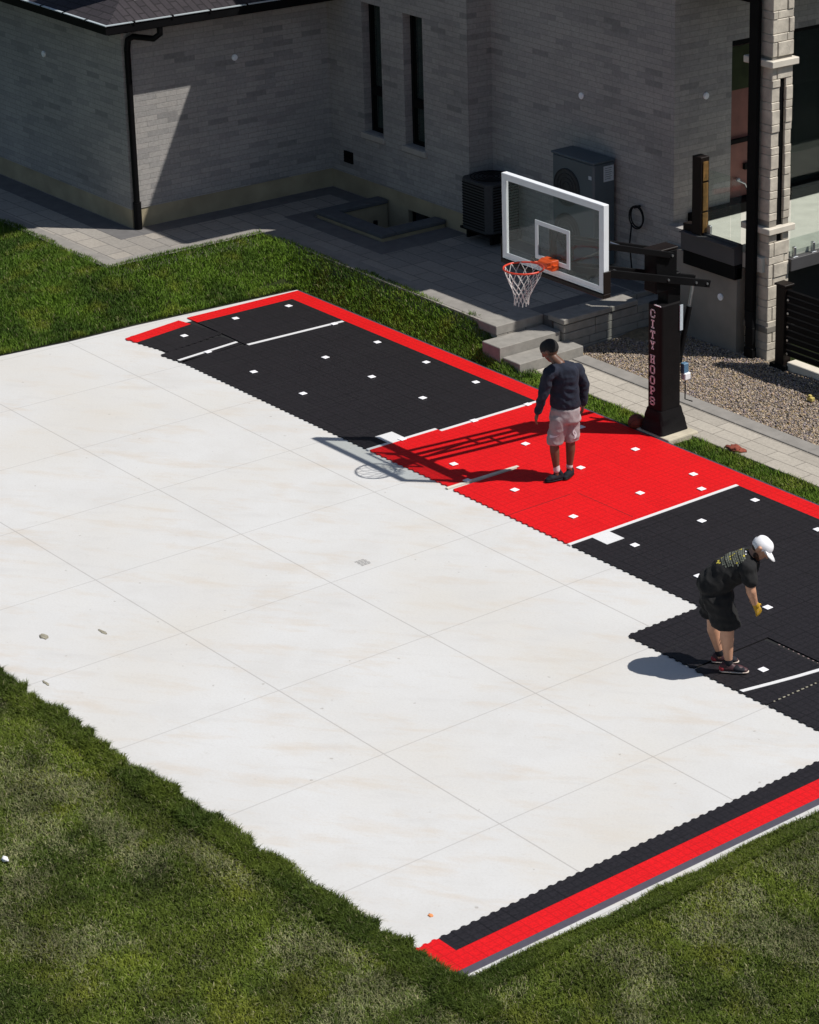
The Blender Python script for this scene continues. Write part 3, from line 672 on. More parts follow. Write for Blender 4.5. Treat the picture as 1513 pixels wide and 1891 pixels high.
# bay foundation with basement window
def found_open(xa, xb, y, z0, z1, op):
    m_ = MB(); m_.box((xa, y, z0), (op[0], y + .25, z1)); m_.box((op[1], y, z0), (xb, y + .25, z1)); m_.box((op[0], y, op[3]), (op[1], y + .25, z1)); m_.box((op[0], y, z0), (op[1], y + .25, op[2])); return m_.build('foundation', M['found'], H)
found_open(WX - f_, BX - f_, MY + f_, -1.4, FZ, (-8.38, -7.75, -.25, .46))
m_ = MB(); m_.box((-8.38, MY + .12, -.25), (-7.75, MY + .16, .46)); bw = m_.build('basement_window', M['window_dark'], H)
m_ = MB()
for a, b in (((-8.38, -.25), (-8.34, .46)), ((-7.79, -.25), (-7.75, .46)), ((-8.34, .42), (-7.79, .46)), ((-8.08, -.25), (-8.05, .42))): m_.box((a[0], MY + .09, a[1]), (b[0], MY + .118, b[1]))
m_.build('frame', M['black'], bw)
# small louvred vent
m_ = MB(); m_.box((-9.95, MY - .02, .88), (-9.73, MY + .01, 1.06))
for k in range(4): m_.box((-9.94, MY - .032, .895 + k * .042), (-9.74, MY - .021, .91 + k * .042))
m_.build('wall_vent', M['black'], H)
# return wall + recess wall + side wall over the deck
wallbox('bay_return_wall', (BX - .25, MY + .25, FZ), (BX, RY, 6.3)); wallbox('foundation', (BX - .25, MY + .25, -.2), (BX - f_, RY + .2, FZ), M['found'])
wallbox('rear_wall', (BX, RY, .2), (CX, RY + .25, 4.95)); wallbox('side_wall', (CX - .25, RY + .25, -.2), (CX, 4.15, 4.95))
wallbox('foundation', (BX, RY + .03, -.2), (CX, RY + .28, .2), M['found'])
wallbox('side_wall', (CX - .25, 4.15, 3.76), (CX, 9.0, 4.95))
# round caps on the walls
def cap(c, axis):
    m_ = MB(); d = Vector(axis); c = Vector(c); m_.tube([c - d * .01, c + d * .018], .047, 20); m_.tube([c + d * .018, c + d * .028], .03, 16); return m_.build('round_wall_cap', M['wall_cap'], H)
cap((-12.54, WY, 2.62), (0, -1, 0)); cap((WX, 1.01, 2.69), (1, 0, 0)); cap((-4.86, RY, 2.81), (0, -1, 0)); cap((CX, 3.67, 3.08), (1, 0, 0)); cap((-1.80, 2.9, .69), (0, -1, 0))
# doors in the side wall
m_ = MB(); m_.box((CX - .16, 4.15, 1.52), (CX - .08, 5.05, 3.76)); dr = m_.build('patio_door', M['door'], H)  # rose colour paints the pink reflection in the door glass
m_ = MB(); m_.box((CX - .079, 4.18, 3.05), (CX - .065, 5.02, 3.66)); m_.build('door_reflection', M['doorreflection'], dr)  # dark green panel paints the upper part of that reflection
for a, b in ((2.30, 2.36), (3.68, 3.76)): m_ = MB(); m_.box((CX - .079, 4.15, a), (CX - .03, 5.05, b)); m_.build('rail', M['black'], dr)
m_ = MB(); m_.tube([(CX - .03, 4.30, 1.78), (CX - .03, 4.46, 1.70), (CX - .03, 4.50, 1.62)], .015, 8); m_.sphere((CX - .04, 4.34, 1.78), .03); m_.build('handle', M['steel'], dr)
m_ = MB(); m_.box((CX - .079, 4.46, 1.90), (CX - .03, 4.56, 1.98)); m_.build('lock', M['black'], dr)
m_ = MB(); m_.box((CX - .2, 5.06, 1.36), (CX - .12, 9.0, 3.76)); gd = m_.build('sliding_door', M['window_dark'], H)
m_ = MB()
for k in range(5): m_.box((CX - .119, 5.1 + k * .95, 1.5), (CX - .05, 5.17 + k * .95, 3.72))
m_.box((CX - .119, 5.06, 3.70), (CX - .04, 9.0, 3.76)); m_.build('frame', M['black'], gd)
m_ = MB(); m_.box((CX - .105, 5.17, 1.5), (CX - .10, 9.0, 3.7)); m_.build('pane', M['winglass'], gd)
m_ = MB(); m_.box((CX + .002, 3.36, 1.36), (CX + .13, 9.0, 1.50)); m_.box((CX - .14, 4.15, 1.3), (CX + .001, 9.0, 1.498)); m_.build('threshold', M['black'], H, .004)
# deck
dk = MB(); dk.box((CX + .001, 3.30, 1.16), (-1.13, 9.2, 1.36)); dk.box((-2.50, 3.0, 1.16), (-1.13, 3.299, 1.36)); wallbox('side_wall', (CX, 3.0, 1.151), (-2.535, 3.298, 1.40)); dk = dk.build('deck_floor', M['deck'], H)
m_ = MB(); m_.box((-2.53, 2.84, 1.20), (-1.50, 2.998, 1.44)); m_.box((-1.125, 3.42, 1.12), (-1.02, 9.2, 1.29)); m_.build('fascia', M['greymetal'], dk, .004)
m_ = MB(); m_.box((-2.53, 2.80, 1.441), (-1.5, 3.0, 1.462)); m_.box((-2.5, 2.90, 1.463), (-1.5, 2.93, 1.49)); m_.box((-2.5, 2.96, 1.463), (-1.5, 2.975, 1.48)); m_.build('fascia_cap', M['greymetal'], dk, .003)
m_ = MB(); m_.box((-2.50, 2.86, 1.0), (-1.5, 2.99, 1.198)); m_.build('under_beam_shade', M['black'], dk)  # black strip stands in for the shadow under the deck beam
m_ = MB(); m_.box((-2.52, 2.87, 1.463), (-2.33, 3.0, 1.56)); m_.box((-2.32, 2.84, 1.463), (-2.15, 2.99, 2.53)); rp = m_.build('railing_post', M['brownmetal'], dk, .004)
m_ = MB()
for z_, hh in ((1.50, .27), (1.80, .38), (2.21, .26)): m_.box((-2.149, 2.875, z_), (-2.138, 2.965, z_ + hh))
m_.build('sunlit_strip', plain('sunlit_post_face', (.17, .09, .022), .6, var=.4, scale=20), rp)  # orange strips paint the sunlit side onto the dark post
m_ = MB(); m_.box((-2.12, 2.945, 1.475), (-1.70, 2.957, 2.36)); m_.box((-1.68, 2.945, 1.475), (-1.50, 2.957, 2.36)); m_.box((-1.078, 3.45, 1.34), (-1.066, 9.0, 2.25)); m_.build('railing_glass', M['glass'], dk)
for y_ in (3.52, 3.87, 4.6, 5.4, 6.2):
    m_ = MB(); m_.box((-1.105, y_ - .045, 1.291), (-1.035, y_ + .045, 1.302)); m_.box((-1.095, y_ - .02, 1.302), (-1.045, y_ + .02, 1.43)); m_.build('glass_clamp', M['steel'], dk, .003)
m_ = MB(); m_.box((-2.12, 2.93, 1.49), (-2.06, 2.972, 1.60)); m_.build('glass_clamp', M['steel'], dk, .003)
# wall below the deck
wallbox('lower_wall', (CX + .002, 2.9, -.2), (-1.5, 3.05, 1.15), M['parge']); wallbox('lower_wall', (-1.62, 3.46, -.5), (-1.5, 9, 1.15), plain('undercroft_shade', (.03, .03, .03), .95))  # rear piece coloured near black to stand for deep shade under the deck
wallbox('roof_eave', (-10.7, 2.2, 6.3), (-6.2, 12, 6.45), M['greymetal']); wallbox('roof_eave', (-6.6, 2.68, 4.95), (CX, 12, 5.05), M['greymetal'])
wallbox('upper_balcony', (CX, 3.0, 4.95), (-1.02, 12, 5.15), M['greymetal'])
wallbox('roof_eave', (-10.7, 5.2, 5.05), (-6.2, 12, 6.3), M['brick'])
wallbox('balcony_beam', (CX + .002, 3.95, 4.40), (-2.1, 4.1, 4.62), M['black'])
# unseen block added out of frame to shade the yard behind the fence
wallbox('unseen_shade_block', (.15, 5.9, -.5), (2.35, 13, 4.1)); wallbox('rear_mass', (-18.7, 3.3, 0), (BX - .26, 12, 3.4), M['window_dark'])
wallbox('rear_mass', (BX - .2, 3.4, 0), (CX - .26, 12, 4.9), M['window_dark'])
# stone column with slot, bands and downspout
cx0, cx1, cy0, cy1 = -1.50, -1.07, 3.05, 3.42
m_ = MB(); z_ = -.1; k = 0; random.seed(5)
slot = (3.20, 3.30)
while z_ < 4.9:
    hgt = (.19, .105)[k % 2]; k += 1; zt = min(z_ + hgt, 4.95)
    if 1.69 < (z_ + zt) / 2 < 1.78 or 3.90 < (z_ + zt) / 2 < 4.02: z_ = zt; continue
    j = lambda: random.uniform(-.007, .010)
    g = .004
    if 1.40 < z_ < 3.88 and zt < 3.88:
        m_.box((cx0, cy0, z_), (cx1 + j(), slot[0] - g, zt - g)); m_.box((cx0, slot[1], z_), (cx1 + j(), cy1 + j(), zt - g)); m_.box((cx0, slot[0] - g, z_), (cx1 - .12, slot[1], zt - g))
    else:
        s_ = cy0 + (cy1 - cy0) * random.choice((.25, .7, .78)); m_.box((cx0, cy0, z_), (cx1 + j(), s_ - g, zt - g)); m_.box((cx0, s_, z_), (cx1 + j(), cy1 + j(), zt - g))
    z_ = zt
cl = m_.build('stone_column', M['stone'], H, .008)
m_ = MB(); m_.box((cx0 + .01, cy0 + .01, -.1), (cx1 - .13, cy1 - .012, 4.95)); m_.box((cx1 - .129, cy0 + .01, -.1), (cx1 - .012, slot[0] - .012, 4.95)); m_.box((cx1 - .129, slot[1] + .008, -.1), (cx1 - .012, cy1 - .012, 4.95)); m_.box((cx1 - .129, slot[0] - .011, -.1), (cx1 - .012, slot[1] + .007, 1.40)); m_.box((cx1 - .129, slot[0] - .011, 3.9), (cx1 - .012, slot[1] + .007, 4.95)); m_.build('mortar_core', M['parge'], cl)
m_ = MB(); m_.box((cx1 - .119, slot[0] - .003, 1.42), (cx1 - .035, slot[1] - .001, 3.88)); m_.build('slot_panel', M['black'], cl)
for za, zb in ((1.69, 1.775), (3.90, 3.99)):
    m_ = MB(); m_.box((cx0 - .05, cy0 - .055, za), (cx1 + .055, cy1 + .06, zb)); m_.build('stone_band', M['sill'], cl, .008)
m_ = MB(); m_.box((cx0 - .06, cy0 - .02, .33), (cx1 + .014, cy1, .42)); m_.build('stone_band', M['parge'], cl, .01)
m_ = MB(); m_.box((-1.385, 2.93, .62), (-1.225, 3.0, 4.9)); m_.hexa([(-1.335, 2.90, .40), (-1.195, 2.90, .40), (-1.195, 2.97, .40), (-1.335, 2.97, .40)], [(-1.385, 2.93, .62), (-1.225, 2.93, .62), (-1.225, 3.0, .62), (-1.385, 3.0, .62)])
m_.box((-1.335, 2.90, -.06), (-1.195, 2.97, .40)); m_.build('downspout', M['black'], H, .006)
m_ = MB(); m_.box((-1.345, 2.89, -.06), (-1.185, 2.98, .12)); m_.build('downspout_boot', M['black'], H, .01)
# wing roof, gutter, downspout
ex, ey, ez = -9.85, -1.30, 3.58
m_ = MB(); rise = 1.55; run = 3.6
m_.add([(-19, ey, ez - .02), (ex, ey, ez - .02), (ex - run, ey + run, ez + rise), (-19, ey + run, ez + rise)], [(0, 1, 2, 3)])
m_.add([(ex, ey, ez - .02), (ex, 9, ez - .02), (ex - run, 9, ez + rise), (ex - run, ey + run, ez + rise)], [(0, 1, 2, 3)])
rf = m_.build('wing_roof', M['shingle'], H); so = rf.modifiers.new('s', 'SOLIDIFY'); so.thickness = .04
m_ = MB(); pts = [(-19, ey - .0), (ex, ey), (ex, 2.6)]
m_.box((-19, ey - .085, ez - .13), (ex + .085, ey - .075, ez - .005)); m_.box((ex + .075, ey - .075, ez - .13), (ex + .085, 2.6, ez - .005)); m_.box((-19, ey - .075, ez - .13), (ex + .075, ey, ez - .12)); m_.box((ex, ey, ez - .13), (ex + .075, 2.6, ez - .12)); 
m_.box((-19, ey, ez - .16), (ex, ey + .02, ez - .025)); m_.box((ex - .02, ey + .02, ez - .16), (ex, 2.6, ez - .025))
gt = m_.build('gutter', M['black'], rf)
m_ = MB(); m_.box((-19, ey - .10, ez - .005), (ex + .10, ey - .055, ez + .006)); m_.box((ex + .055, ey - .055, ez - .005), (ex + .10, 2.6, ez + .006))
m_.box((-19, ey - .058, ez - .05), (ex + .05, ey - .003, ez - .045)); m_.box((ex + .003, ey - .003, ez - .05), (ex + .058, 2.6, ez - .045)); m_.build('gutter_lip', M['gutter'], gt)
for k in range(6):
    m_ = MB(); m_.box((ex + .05, -.95 + k * .62, ez - .03), (ex + .102, -.92 + k * .62, ez + .013)); m_.build('gutter_hanger', M['black'], gt)
    m_ = MB(); m_.box((-10.3 - k * .62, ey - .102, ez - .03), (-10.27 - k * .62, ey - .05, ez + .013)); m_.build('gutter_hanger', M['black'], gt)
m_ = MB(); m_.box((-19, ey + .02, ez - .15), (WX, WY - .002, ez - .13)); m_.box((WX + .001, ey + .02, ez - .15), (ex - .02, 2.6, ez - .13)); m_.build('soffit', M['greymetal'], rf)
m_ = MB(); y_ = WY + .10; r_ = .045
m_.tube([(ex + .03, y_ + .25, ez - .12), (ex + .03, y_ + .25, ez - .24), (ex - .03, y_ + .18, ez - .31), (WX + .12, y_ + .03, ez - .31), (WX + .06, y_ - .02, ez - .36), (WX + .055, y_ - .04, ez - .5)], r_, 12)
m_.tube([(WX + .055, y_ - .04, ez - .5), (WX + .055, y_ - .04, .80)], r_, 14); m_.tube([(WX + .058, y_ - .04, .82), (WX + .058, y_ - .04, PZ + .01)], .058, 14)
m_.build('downspout', M['black'], H)

# ================================================================== AC units, hose
ac = empty('air_conditioner', (-6.48, 2.72, .62), 'dark round-fan condenser on a bracket at the wall corner', 'air conditioner')
m_ = MB(); X0, X1, Y0, Y1, Z0, Z1 = -6.80, -6.12, 2.42, 3.06, .62, 1.36; c = .09
m_.prism([(X0 + c, Y0), (X1 - c, Y0), (X1, Y0 + c), (X1, Y1 - c), (X1 - c, Y1), (X0 + c, Y1), (X0, Y1 - c), (X0, Y0 + c)], Z0, Z1); m_.build('cabinet', M['acdark'], ac, .01)
m_ = MB()
for k in range(16): m_.box((X0 + c, Y0 - .008, Z0 + .05 + k * .042), (X1 - c, Y0 - .001, Z0 + .065 + k * .042)); m_.box((X1 + .001, Y0 + c, Z0 + .05 + k * .042), (X1 + .008, Y1 - c, Z0 + .065 + k * .042))
m_.build('louvres', M['black'], ac)
m_ = MB(); cc = ((X0 + X1) / 2, (Y0 + Y1) / 2)
for rr in (.06, .12, .18, .24, .29): m_.tube([(cc[0] + rr * math.cos(a), cc[1] + rr * math.sin(a), Z1 + .02) for a in np.linspace(0, 2 * math.pi, 24, endpoint=False)], .006, 6, closed=True)
m_.build('fan_guard', M['black'], ac)
m_ = MB(); m_.box((X0 - .02, Y0 + .03, .585), (X1, Y0 + .08, .618)); m_.box((X0 - .02, Y1 - .1, .585), (X1, Y1 - .05, .618)); m_.box((X0 + .05, Y0 + .09, .45), (X0 + .09, Y1, .58)); m_.box((X1 - .09, Y0 + .09, .45), (X1 - .05, Y1, .58)); m_.build('bracket', M['black'], ac)
a2 = empty('heat_pump', (-4.3, 2.8, .5), 'tall blue-grey outdoor cabinet with a paper label behind the glass backboard', 'air conditioner')
m_ = MB(); X0, X1, Y0, Y1, Z0, Z1 = -4.98, -4.10, 2.66, 3.05, .56, 2.05; m_.box((X0, Y0, Z0), (X1, Y1, Z1)); m_.build('cabinet', M['acblue'], a2, .02)
m_ = MB(); m_.box((X0 - .015, Y0 - .02, Z1 + .001), (X1 + .015, Y1, Z1 + .035)); m_.build('lid', M['acblue'], a2, .012)
for zc in (1.62, .98):
    m_ = MB(); cx_ = -4.66
    m_.tube([(cx_, Y0 + .001, zc), (cx_, Y0 - .01, zc)], .27, 28)
    for rr in (.08, .14, .20, .26): m_.tube([(cx_ + rr * math.cos(a), Y0 - .022, zc + rr * math.sin(a)) for a in np.linspace(0, 2 * math.pi, 28, endpoint=False)], .006, 6, closed=True)
    m_.build('fan_grille', M['acdark'], a2)
m_ = MB(); m_.box((X1 + .001, 2.84, 1.78), (X1 + .005, 3.02, 2.0)); lb_ = m_.build('paper_label', M['paper'], a2)
m_ = MB()
for k in range(6): m_.box((X1 + .0052, 2.86, 1.965 - k * .03), (X1 + .0068, 2.99 - .02 * (k % 2), 1.972 - k * .03))
m_.build('print_lines', M['acblue'], lb_)
m_ = MB(); m_.box((-4.20, Y0 - .006, 1.83), (-4.14, Y0 - .001, 1.88)); m_.build('small_label', M['paper'], a2)
for xf in (X0 + .1, X1 - .2): m_ = MB(); m_.box((xf, Y0 + .03, PZ), (xf + .1, Y1 - .03, Z0)); m_.build('foot', M['black'], a2)
m_ = MB(); random.seed(2)
for k in range(2): m_.tube([(-3.62 + (.13 + .012 * k) * math.cos(a), 3.03 - .02 * k, 1.36 + (.15 + .008 * k) * math.sin(a) - .01 * k) for a in np.linspace(0, 2 * math.pi, 24, endpoint=False)], .011, 7, closed=True)
m_.tube([(-3.72, 3.02, 1.25), (-3.74, 3.0, .95), (-3.70, 3.02, .45)], .011, 7)
m_.tube([(-3.62, 3.08, 1.5), (-3.62, 2.98, 1.5)], .02, 8)
solo(m_, 'cable_coil', M['cable'], (-3.65, 3.05, .42), 'black cable coiled on a wall hook right of the tall cabinet', 'cable')

# ================================================================== FENCE
F = empty('slat_fence', (-.7, 3.0, 0), 'black horizontal slat fence on a stone kerb right of the stone column', 'fence')
m_ = MB(); m_.box((-.80, 2.93, -.05), (-.64, 3.07, 1.10)); m_.build('post', M['brownmetal'], F, .006)
m_ = MB(); m_.box((-.82, 2.91, 1.101), (-.62, 3.09, 1.13)); m_.build('post_cap', M['brownmetal'], F, .006)
m_ = MB(); m_.box((-.86, 2.90, -.05), (-.58, 3.1, .03)); m_.build('base_plate', M['black'], F)
for k in range(10): m_ = MB(); m_.hexa([(-.63, 2.965, .17 + k * .092), (4.2, 2.965, .17 + k * .092), (4.2, 2.995, .18 + k * .092), (-.63, 2.995, .18 + k * .092)], [(-.63, 2.965, .232 + k * .092), (4.2, 2.965, .232 + k * .092), (4.2, 2.995, .242 + k * .092), (-.63, 2.995, .242 + k * .092)]); m_.build('slat', M['black'], F)
m_ = MB(); m_.box((4.2, 2.93, -.05), (4.36, 3.07, 1.10)); m_.build('post', M['brownmetal'], F, .006)
for k in range(5): m_ = MB(); m_.tube([(-.60, 2.962, .2 + k * .184), (-.60, 2.952, .2 + k * .184)], .016, 8); m_.build('bolt', M['steel'], F)
m_ = MB(); m_.box((-.60, 2.96, -.1), (4.5, 3.12, .085)); solo(m_, 'fence_kerb', M['sill'], (1.9, 3.04, -.05), 'pale stone kerb under the slat fence', 'kerb', bevel=.008)

# ================================================================== HOOP
hp = empty('basketball_hoop', (0, .25, 0), 'glass backboard hoop on a black padded post with white vertical lettering', 'basketball hoop')
m_ = MB(); m_.box((-.09, .22, .02), (.09, .44, 2.02)); m_.build('pole', M['black'], hp, .012)
m_ = MB(); m_.box((-.11, .02, 1.83), (.11, .36, 2.33)); m_.build('pole_head', M['black'], hp, .012)
m_ = MB(); m_.box((-.115, .0, 2.331), (.115, .37, 2.36)); m_.build('head_cap', M['brownmetal'], hp, .006)
def rrect(x0, y0, x1, y1, r, n=5):
    out = []
    for cx_, cy_, a0 in ((x1 - r, y0 + r, -90), (x1 - r, y1 - r, 0), (x0 + r, y1 - r, 90), (x0 + r, y0 + r, 180)):
        for k in range(n + 1): a = math.radians(a0 + 90 * k / n); out.append((cx_ + r * math.cos(a), cy_ + r * math.sin(a)))
    return out
m_ = MB(); m_.prism(rrect(-.125, .09, .125, .43, .045), .28, 1.66); m_.build('post_pad', M['blackcloth'], hp, .012, 2)
# flared skirt with soft folds
lo = rrect(-.20, .035, .21, .49, .05, 4); hi = rrect(-.135, .08, .135, .44, .04, 4); N = len(lo); vs = []; fs = []; R_ = 9
for r_ in range(R_ + 1):
    q = r_ / R_
    for k in range(N):
        w_ = .010 * math.sin(k * 2.3 + q * 9) * math.sin(q * math.pi); a = Vector(lo[k]).lerp(Vector(hi[k]), q ** .85); d = (a - Vector((0, .26))).normalized(); a = a + d * w_
        vs.append((a.x, a.y, .04 + q * .28))
for r_ in range(R_):
    for k in range(N): fs.append((r_ * N + k, r_ * N + (k + 1) % N, (r_ + 1) * N + (k + 1) % N, (r_ + 1) * N + k))
m_ = MB(); m_.add(vs, fs, True); m_.add([vs[R_ * N + k] for k in range(N)], [tuple(range(N))]); m_.build('base_skirt', M['blackcloth'], hp)
m_ = MB(); m_.box((-.0, .087, 1.652), (.118, .093, 1.664)); m_.build('pad_trim', M['letter'], hp)
m_ = MB(); m_.box((.127, .385, 1.30), (.139, .432, 1.62)); m_.build('height_label', M['paper'], hp)
m_ = MB(); m_.box((-.30, .03, -.1), (.34, .52, .035)); m_.build('concrete_footing', M['concrete_foot'], hp, .02, 2)
# lettering, slab capitals down the front face
def stroke(m_, pts, X0, Z0, sx, sz, th, closed=False):
    P = [Vector((X0 + p[0] * sx, Z0 + p[1] * sz)) for p in pts]
    if closed: P.append(P[0])
    for a, b in zip(P[:-1], P[1:]):
        d = (b - a); L = d.length; d = d / L; n_ = Vector((-d.y, d.x)) * th * .5; a2_ = a - d * th * .35; b2_ = b + d * th * .35
        q = [a2_ - n_, b2_ - n_, b2_ + n_, a2_ + n_]
        m_.add([(v.x, .0850, v.y) for v in q] + [(v.x, .0895, v.y) for v in q], [(0, 1, 2, 3), (7, 6, 5, 4), (0, 4, 5, 1), (1, 5, 6, 2), (2, 6, 7, 3), (3, 7, 4, 0)])
GL = {'C': [([(1, .72), (1, .85), (.8, 1), (.2, 1), (0, .85), (0, .15), (.2, 0), (.8, 0), (1, .15), (1, .3)], 0)],
      'I': [([(.5, 0), (.5, 1)], 0), ([(.2, 1), (.8, 1)], 0), ([(.2, 0), (.8, 0)], 0)],
      'T': [([(.5, 0), (.5, 1)], 0), ([(0, .82), (0, 1), (1, 1), (1, .82)], 0), ([(.28, 0), (.72, 0)], 0)],
      'Y': [([(.1, 1), (.5, .48), (.9, 1)], 0), ([(.5, .48), (.5, 0)], 0), ([(-.05, 1), (.3, 1)], 0), ([(.7, 1), (1.05, 1)], 0), ([(.28, 0), (.72, 0)], 0)],
      'H': [([(.15, 0), (.15, 1)], 0), ([(.85, 0), (.85, 1)], 0), ([(.15, .5), (.85, .5)], 0), ([(0, 0), (.32, 0)], 0), ([(.68, 0), (1, 0)], 0), ([(0, 1), (.32, 1)], 0), ([(.68, 1), (1, 1)], 0)],
      'O': [([(.2, 0), (.8, 0), (1, .18), (1, .82), (.8, 1), (.2, 1), (0, .82), (0, .18)], 1)],
      'P': [([(.15, 0), (.15, 1), (.8, 1), (1, .85), (1, .6), (.8, .45), (.15, .45)], 0), ([(0, 0), (.38, 0)], 0), ([(0, 1), (.15, 1)], 0)],
      'S': [([(1, .72), (1, .85), (.8, 1), (.2, 1), (0, .85), (0, .64), (.2, .52), (.8, .48), (1, .36), (1, .15), (.8, 0), (.2, 0), (0, .15), (0, .28)], 0)]}
zt = 1.592
for ch, gap in zip('CITYHOOPS', (0, 0, 0, 0, .045, 0, 0, 0, 0)):
    zt -= gap; m_ = MB()
    for pts, cl_ in GL[ch]: stroke(m_, pts, -.054, zt - .094, .068, .090, .017, bool(cl_))
    o = m_.build('letter', M['letter'], hp); zt -= .1335
# arms: parallelogram, paired
def bar(a, b, hw, hh, name, mat=M['black'], parent=hp):
    a = Vector(a); b = Vector(b); d = (b - a).normalized(); u = Vector((1, 0, 0)); v = d.cross(u).normalized(); m_ = MB()
    q = [a - u * hw - v * hh, a + u * hw - v * hh, a + u * hw + v * hh, a - u * hw + v * hh]; p = [x_ + (b - a) for x_ in q]
    m_.add(q + p, [(0, 1, 2, 3), (7, 6, 5, 4), (0, 4, 5, 1), (1, 5, 6, 2), (2, 6, 7, 3), (3, 7, 4, 0)]); return m_.build(name, mat, parent, .004)
for s in (-.135, .135):
    bar((s, -1.30, 2.76), (s, .26, 2.27), .02, .036, 'upper_arm'); bar((s, -1.30, 2.42), (s, .86, 1.79), .022, .045, 'lower_arm')
bar((-.13, -.52, 2.52), (.13, -.52, 2.52), .02, .02, 'cross_bar') if False else None
m_ = MB(); m_.tube([(-.13, -.45, 2.165), (.13, -.45, 2.165)], .022, 8); m_.tube([(-.13, -.5, 2.515), (.13, -.5, 2.515)], .022, 8); m_.tube([(-.15, .16, 1.99), (.15, .16, 1.99)], .02, 10); m_.tube([(-.15, .2, 2.29), (.15, .2, 2.29)], .02, 10); m_.build('pivot_rod', M['steel'], hp)
m_ = MB(); m_.tube([(0, -1.28, 2.44), (0, -.55, 2.50)], .02, 8); m_.build('brace', M['black'], hp)
m_ = MB(); m_.tube([(.0, .72, 1.80), (.0, .66, 1.50)], .022, 10); st_ = m_.build('piston_rod', M['steel'], hp)
m_ = MB(); m_.tube([(.0, .66, 1.51), (.0, .50, .86)], .036, 12); m_.box((-.04, .42, .84), (.04, .52, .92)); m_.build('lift_cylinder', M['black'], hp)
m_ = MB(); m_.box((.02, .50, .70), (.09, .58, .83)); m_.build('crank_label', M['bluebottle'], hp, .006)
m_ = MB(); m_.box((.03, .50, .62), (.11, .60, .71)); m_.build('crank_box', M['capwhite'], hp, .01)
m_ = MB(); m_.tube([(.06, .55, .62), (.06, .55, .36), (.14, .60, .34)], .008, 8); m_.build('crank_handle', M['black'], hp)
for s in (-.16, .16):
    m_ = MB()
    for p_ in ((s, .23, 2.28), (s, .17, 1.99), (s, .62, 1.86), (s, .80, 1.81)): m_.tube([(s, p_[1], p_[2]), (s + (.012 if s > 0 else -.012), p_[1], p_[2])], .015, 8)
    m_.build('bolt', M['steel'], hp)
# mounting frame behind the board
m_ = MB()
for s in (-.15, .15): m_.box((s - .02, -1.375, 2.36), (s + .02, -1.30, 2.86))
m_.box((-.50, -1.375, 2.40), (-.17, -1.335, 2.44)); m_.box((.17, -1.375, 2.40), (.50, -1.335, 2.44)); m_.build('mount_frame', M['black'], hp)
# backboard
bx0, bx1, bz0, bz1, by = -.925, .875, 2.345, 3.375, -1.46
m_ = MB(); m_.box((bx0 + .03, by + .012, bz0 + .03), (bx1 - .03, by + .024, bz1 - .03)); bb = m_.build('backboard_glass', M['boardglass'], hp)
m_ = MB(); q = .028
m_.box((bx0, by, bz0), (bx0 + q, by + .08, bz1)); m_.box((bx1 - q, by, bz0), (bx1, by + .08, bz1)); m_.box((bx0 + q, by, bz1 - q), (bx1 - q, by + .08, bz1)); m_.box((bx0 + q, by, bz0), (bx1 - q, by + .08, bz0 + q)); m_.build('board_frame', M['white'], bb, .004)
m_ = MB(); w_ = .05; g = .004; z0, z1, a, b = bz0 + q, bz1 - q, bx0 + q, bx1 - q
m_.box((a, by + .002, z0), (a + w_, by + .011, z1)); m_.box((b - w_, by + .002, z0), (b, by + .011, z1)); m_.box((a + w_, by + .002, z1 - w_), (b - w_, by + .011, z1)); m_.box((a + w_, by + .002, z0), (b - w_, by + .011, z0 + w_)); m_.build('border_line', M['white'], bb)
m_ = MB(); a, b, z0, z1, w_ = -.325, .285, 2.485, 2.945, .05
m_.box((a, by + .001, z0), (a + w_, by + .0115, z1)); m_.box((b - w_, by + .001, z0), (b, by + .0115, z1)); m_.box((a + w_, by + .001, z1 - w_), (b - w_, by + .0115, z1)); m_.box((a + w_, by + .001, z0), (b - w_, by + .0115, z0 + w_)); m_.build('target_square', M['white'], bb)
m_ = MB(); m_.box((bx0 - .015, by - .015, bz0 - .055), (bx1 + .015, by + .095, bz0 - .002)); m_.box((bx0 - .018, by - .012, bz0 - .002), (bx0 - .002, by + .095, bz0 + .26)); m_.box((bx1 + .002, by - .012, bz0 - .002), (bx1 + .018, by + .095, bz0 + .26)); m_.build('edge_padding', M['brownmetal'], bb, .006)
# rim
rc = Vector((0.0, -1.895, 2.53)); rr = .229
m_ = MB(); m_.tube([(rc.x + rr * math.cos(a), rc.y + rr * math.sin(a), rc.z) for a in np.linspace(0, 2 * math.pi, 40, endpoint=False)], .011, 10, closed=True)
rim = m_.build('rim', M['rimred'], hp)
m_ = MB(); m_.box((-.075, by - .15, 2.51), (.075, by - .002, 2.545)); m_.box((-.10, by - .10, 2.44), (.10, by - .002, 2.56)); m_.hexa([(-.09, by - .16, 2.49), (.09, by - .16, 2.49), (.10, by - .1, 2.45), (-.10, by - .1, 2.45)], [(-.09, by - .16, 2.535), (.09, by - .16, 2.535), (.10, by - .1, 2.56), (-.10, by - .1, 2.56)])
m_.tube([(-.10, by - .03, 2.50), (-.15, by - .22, 2.525)], .009, 8); m_.tube([(.10, by - .03, 2.50), (.15, by - .22, 2.525)], .009, 8)
m_.build('rim_bracket', M['orange'], rim, .004)
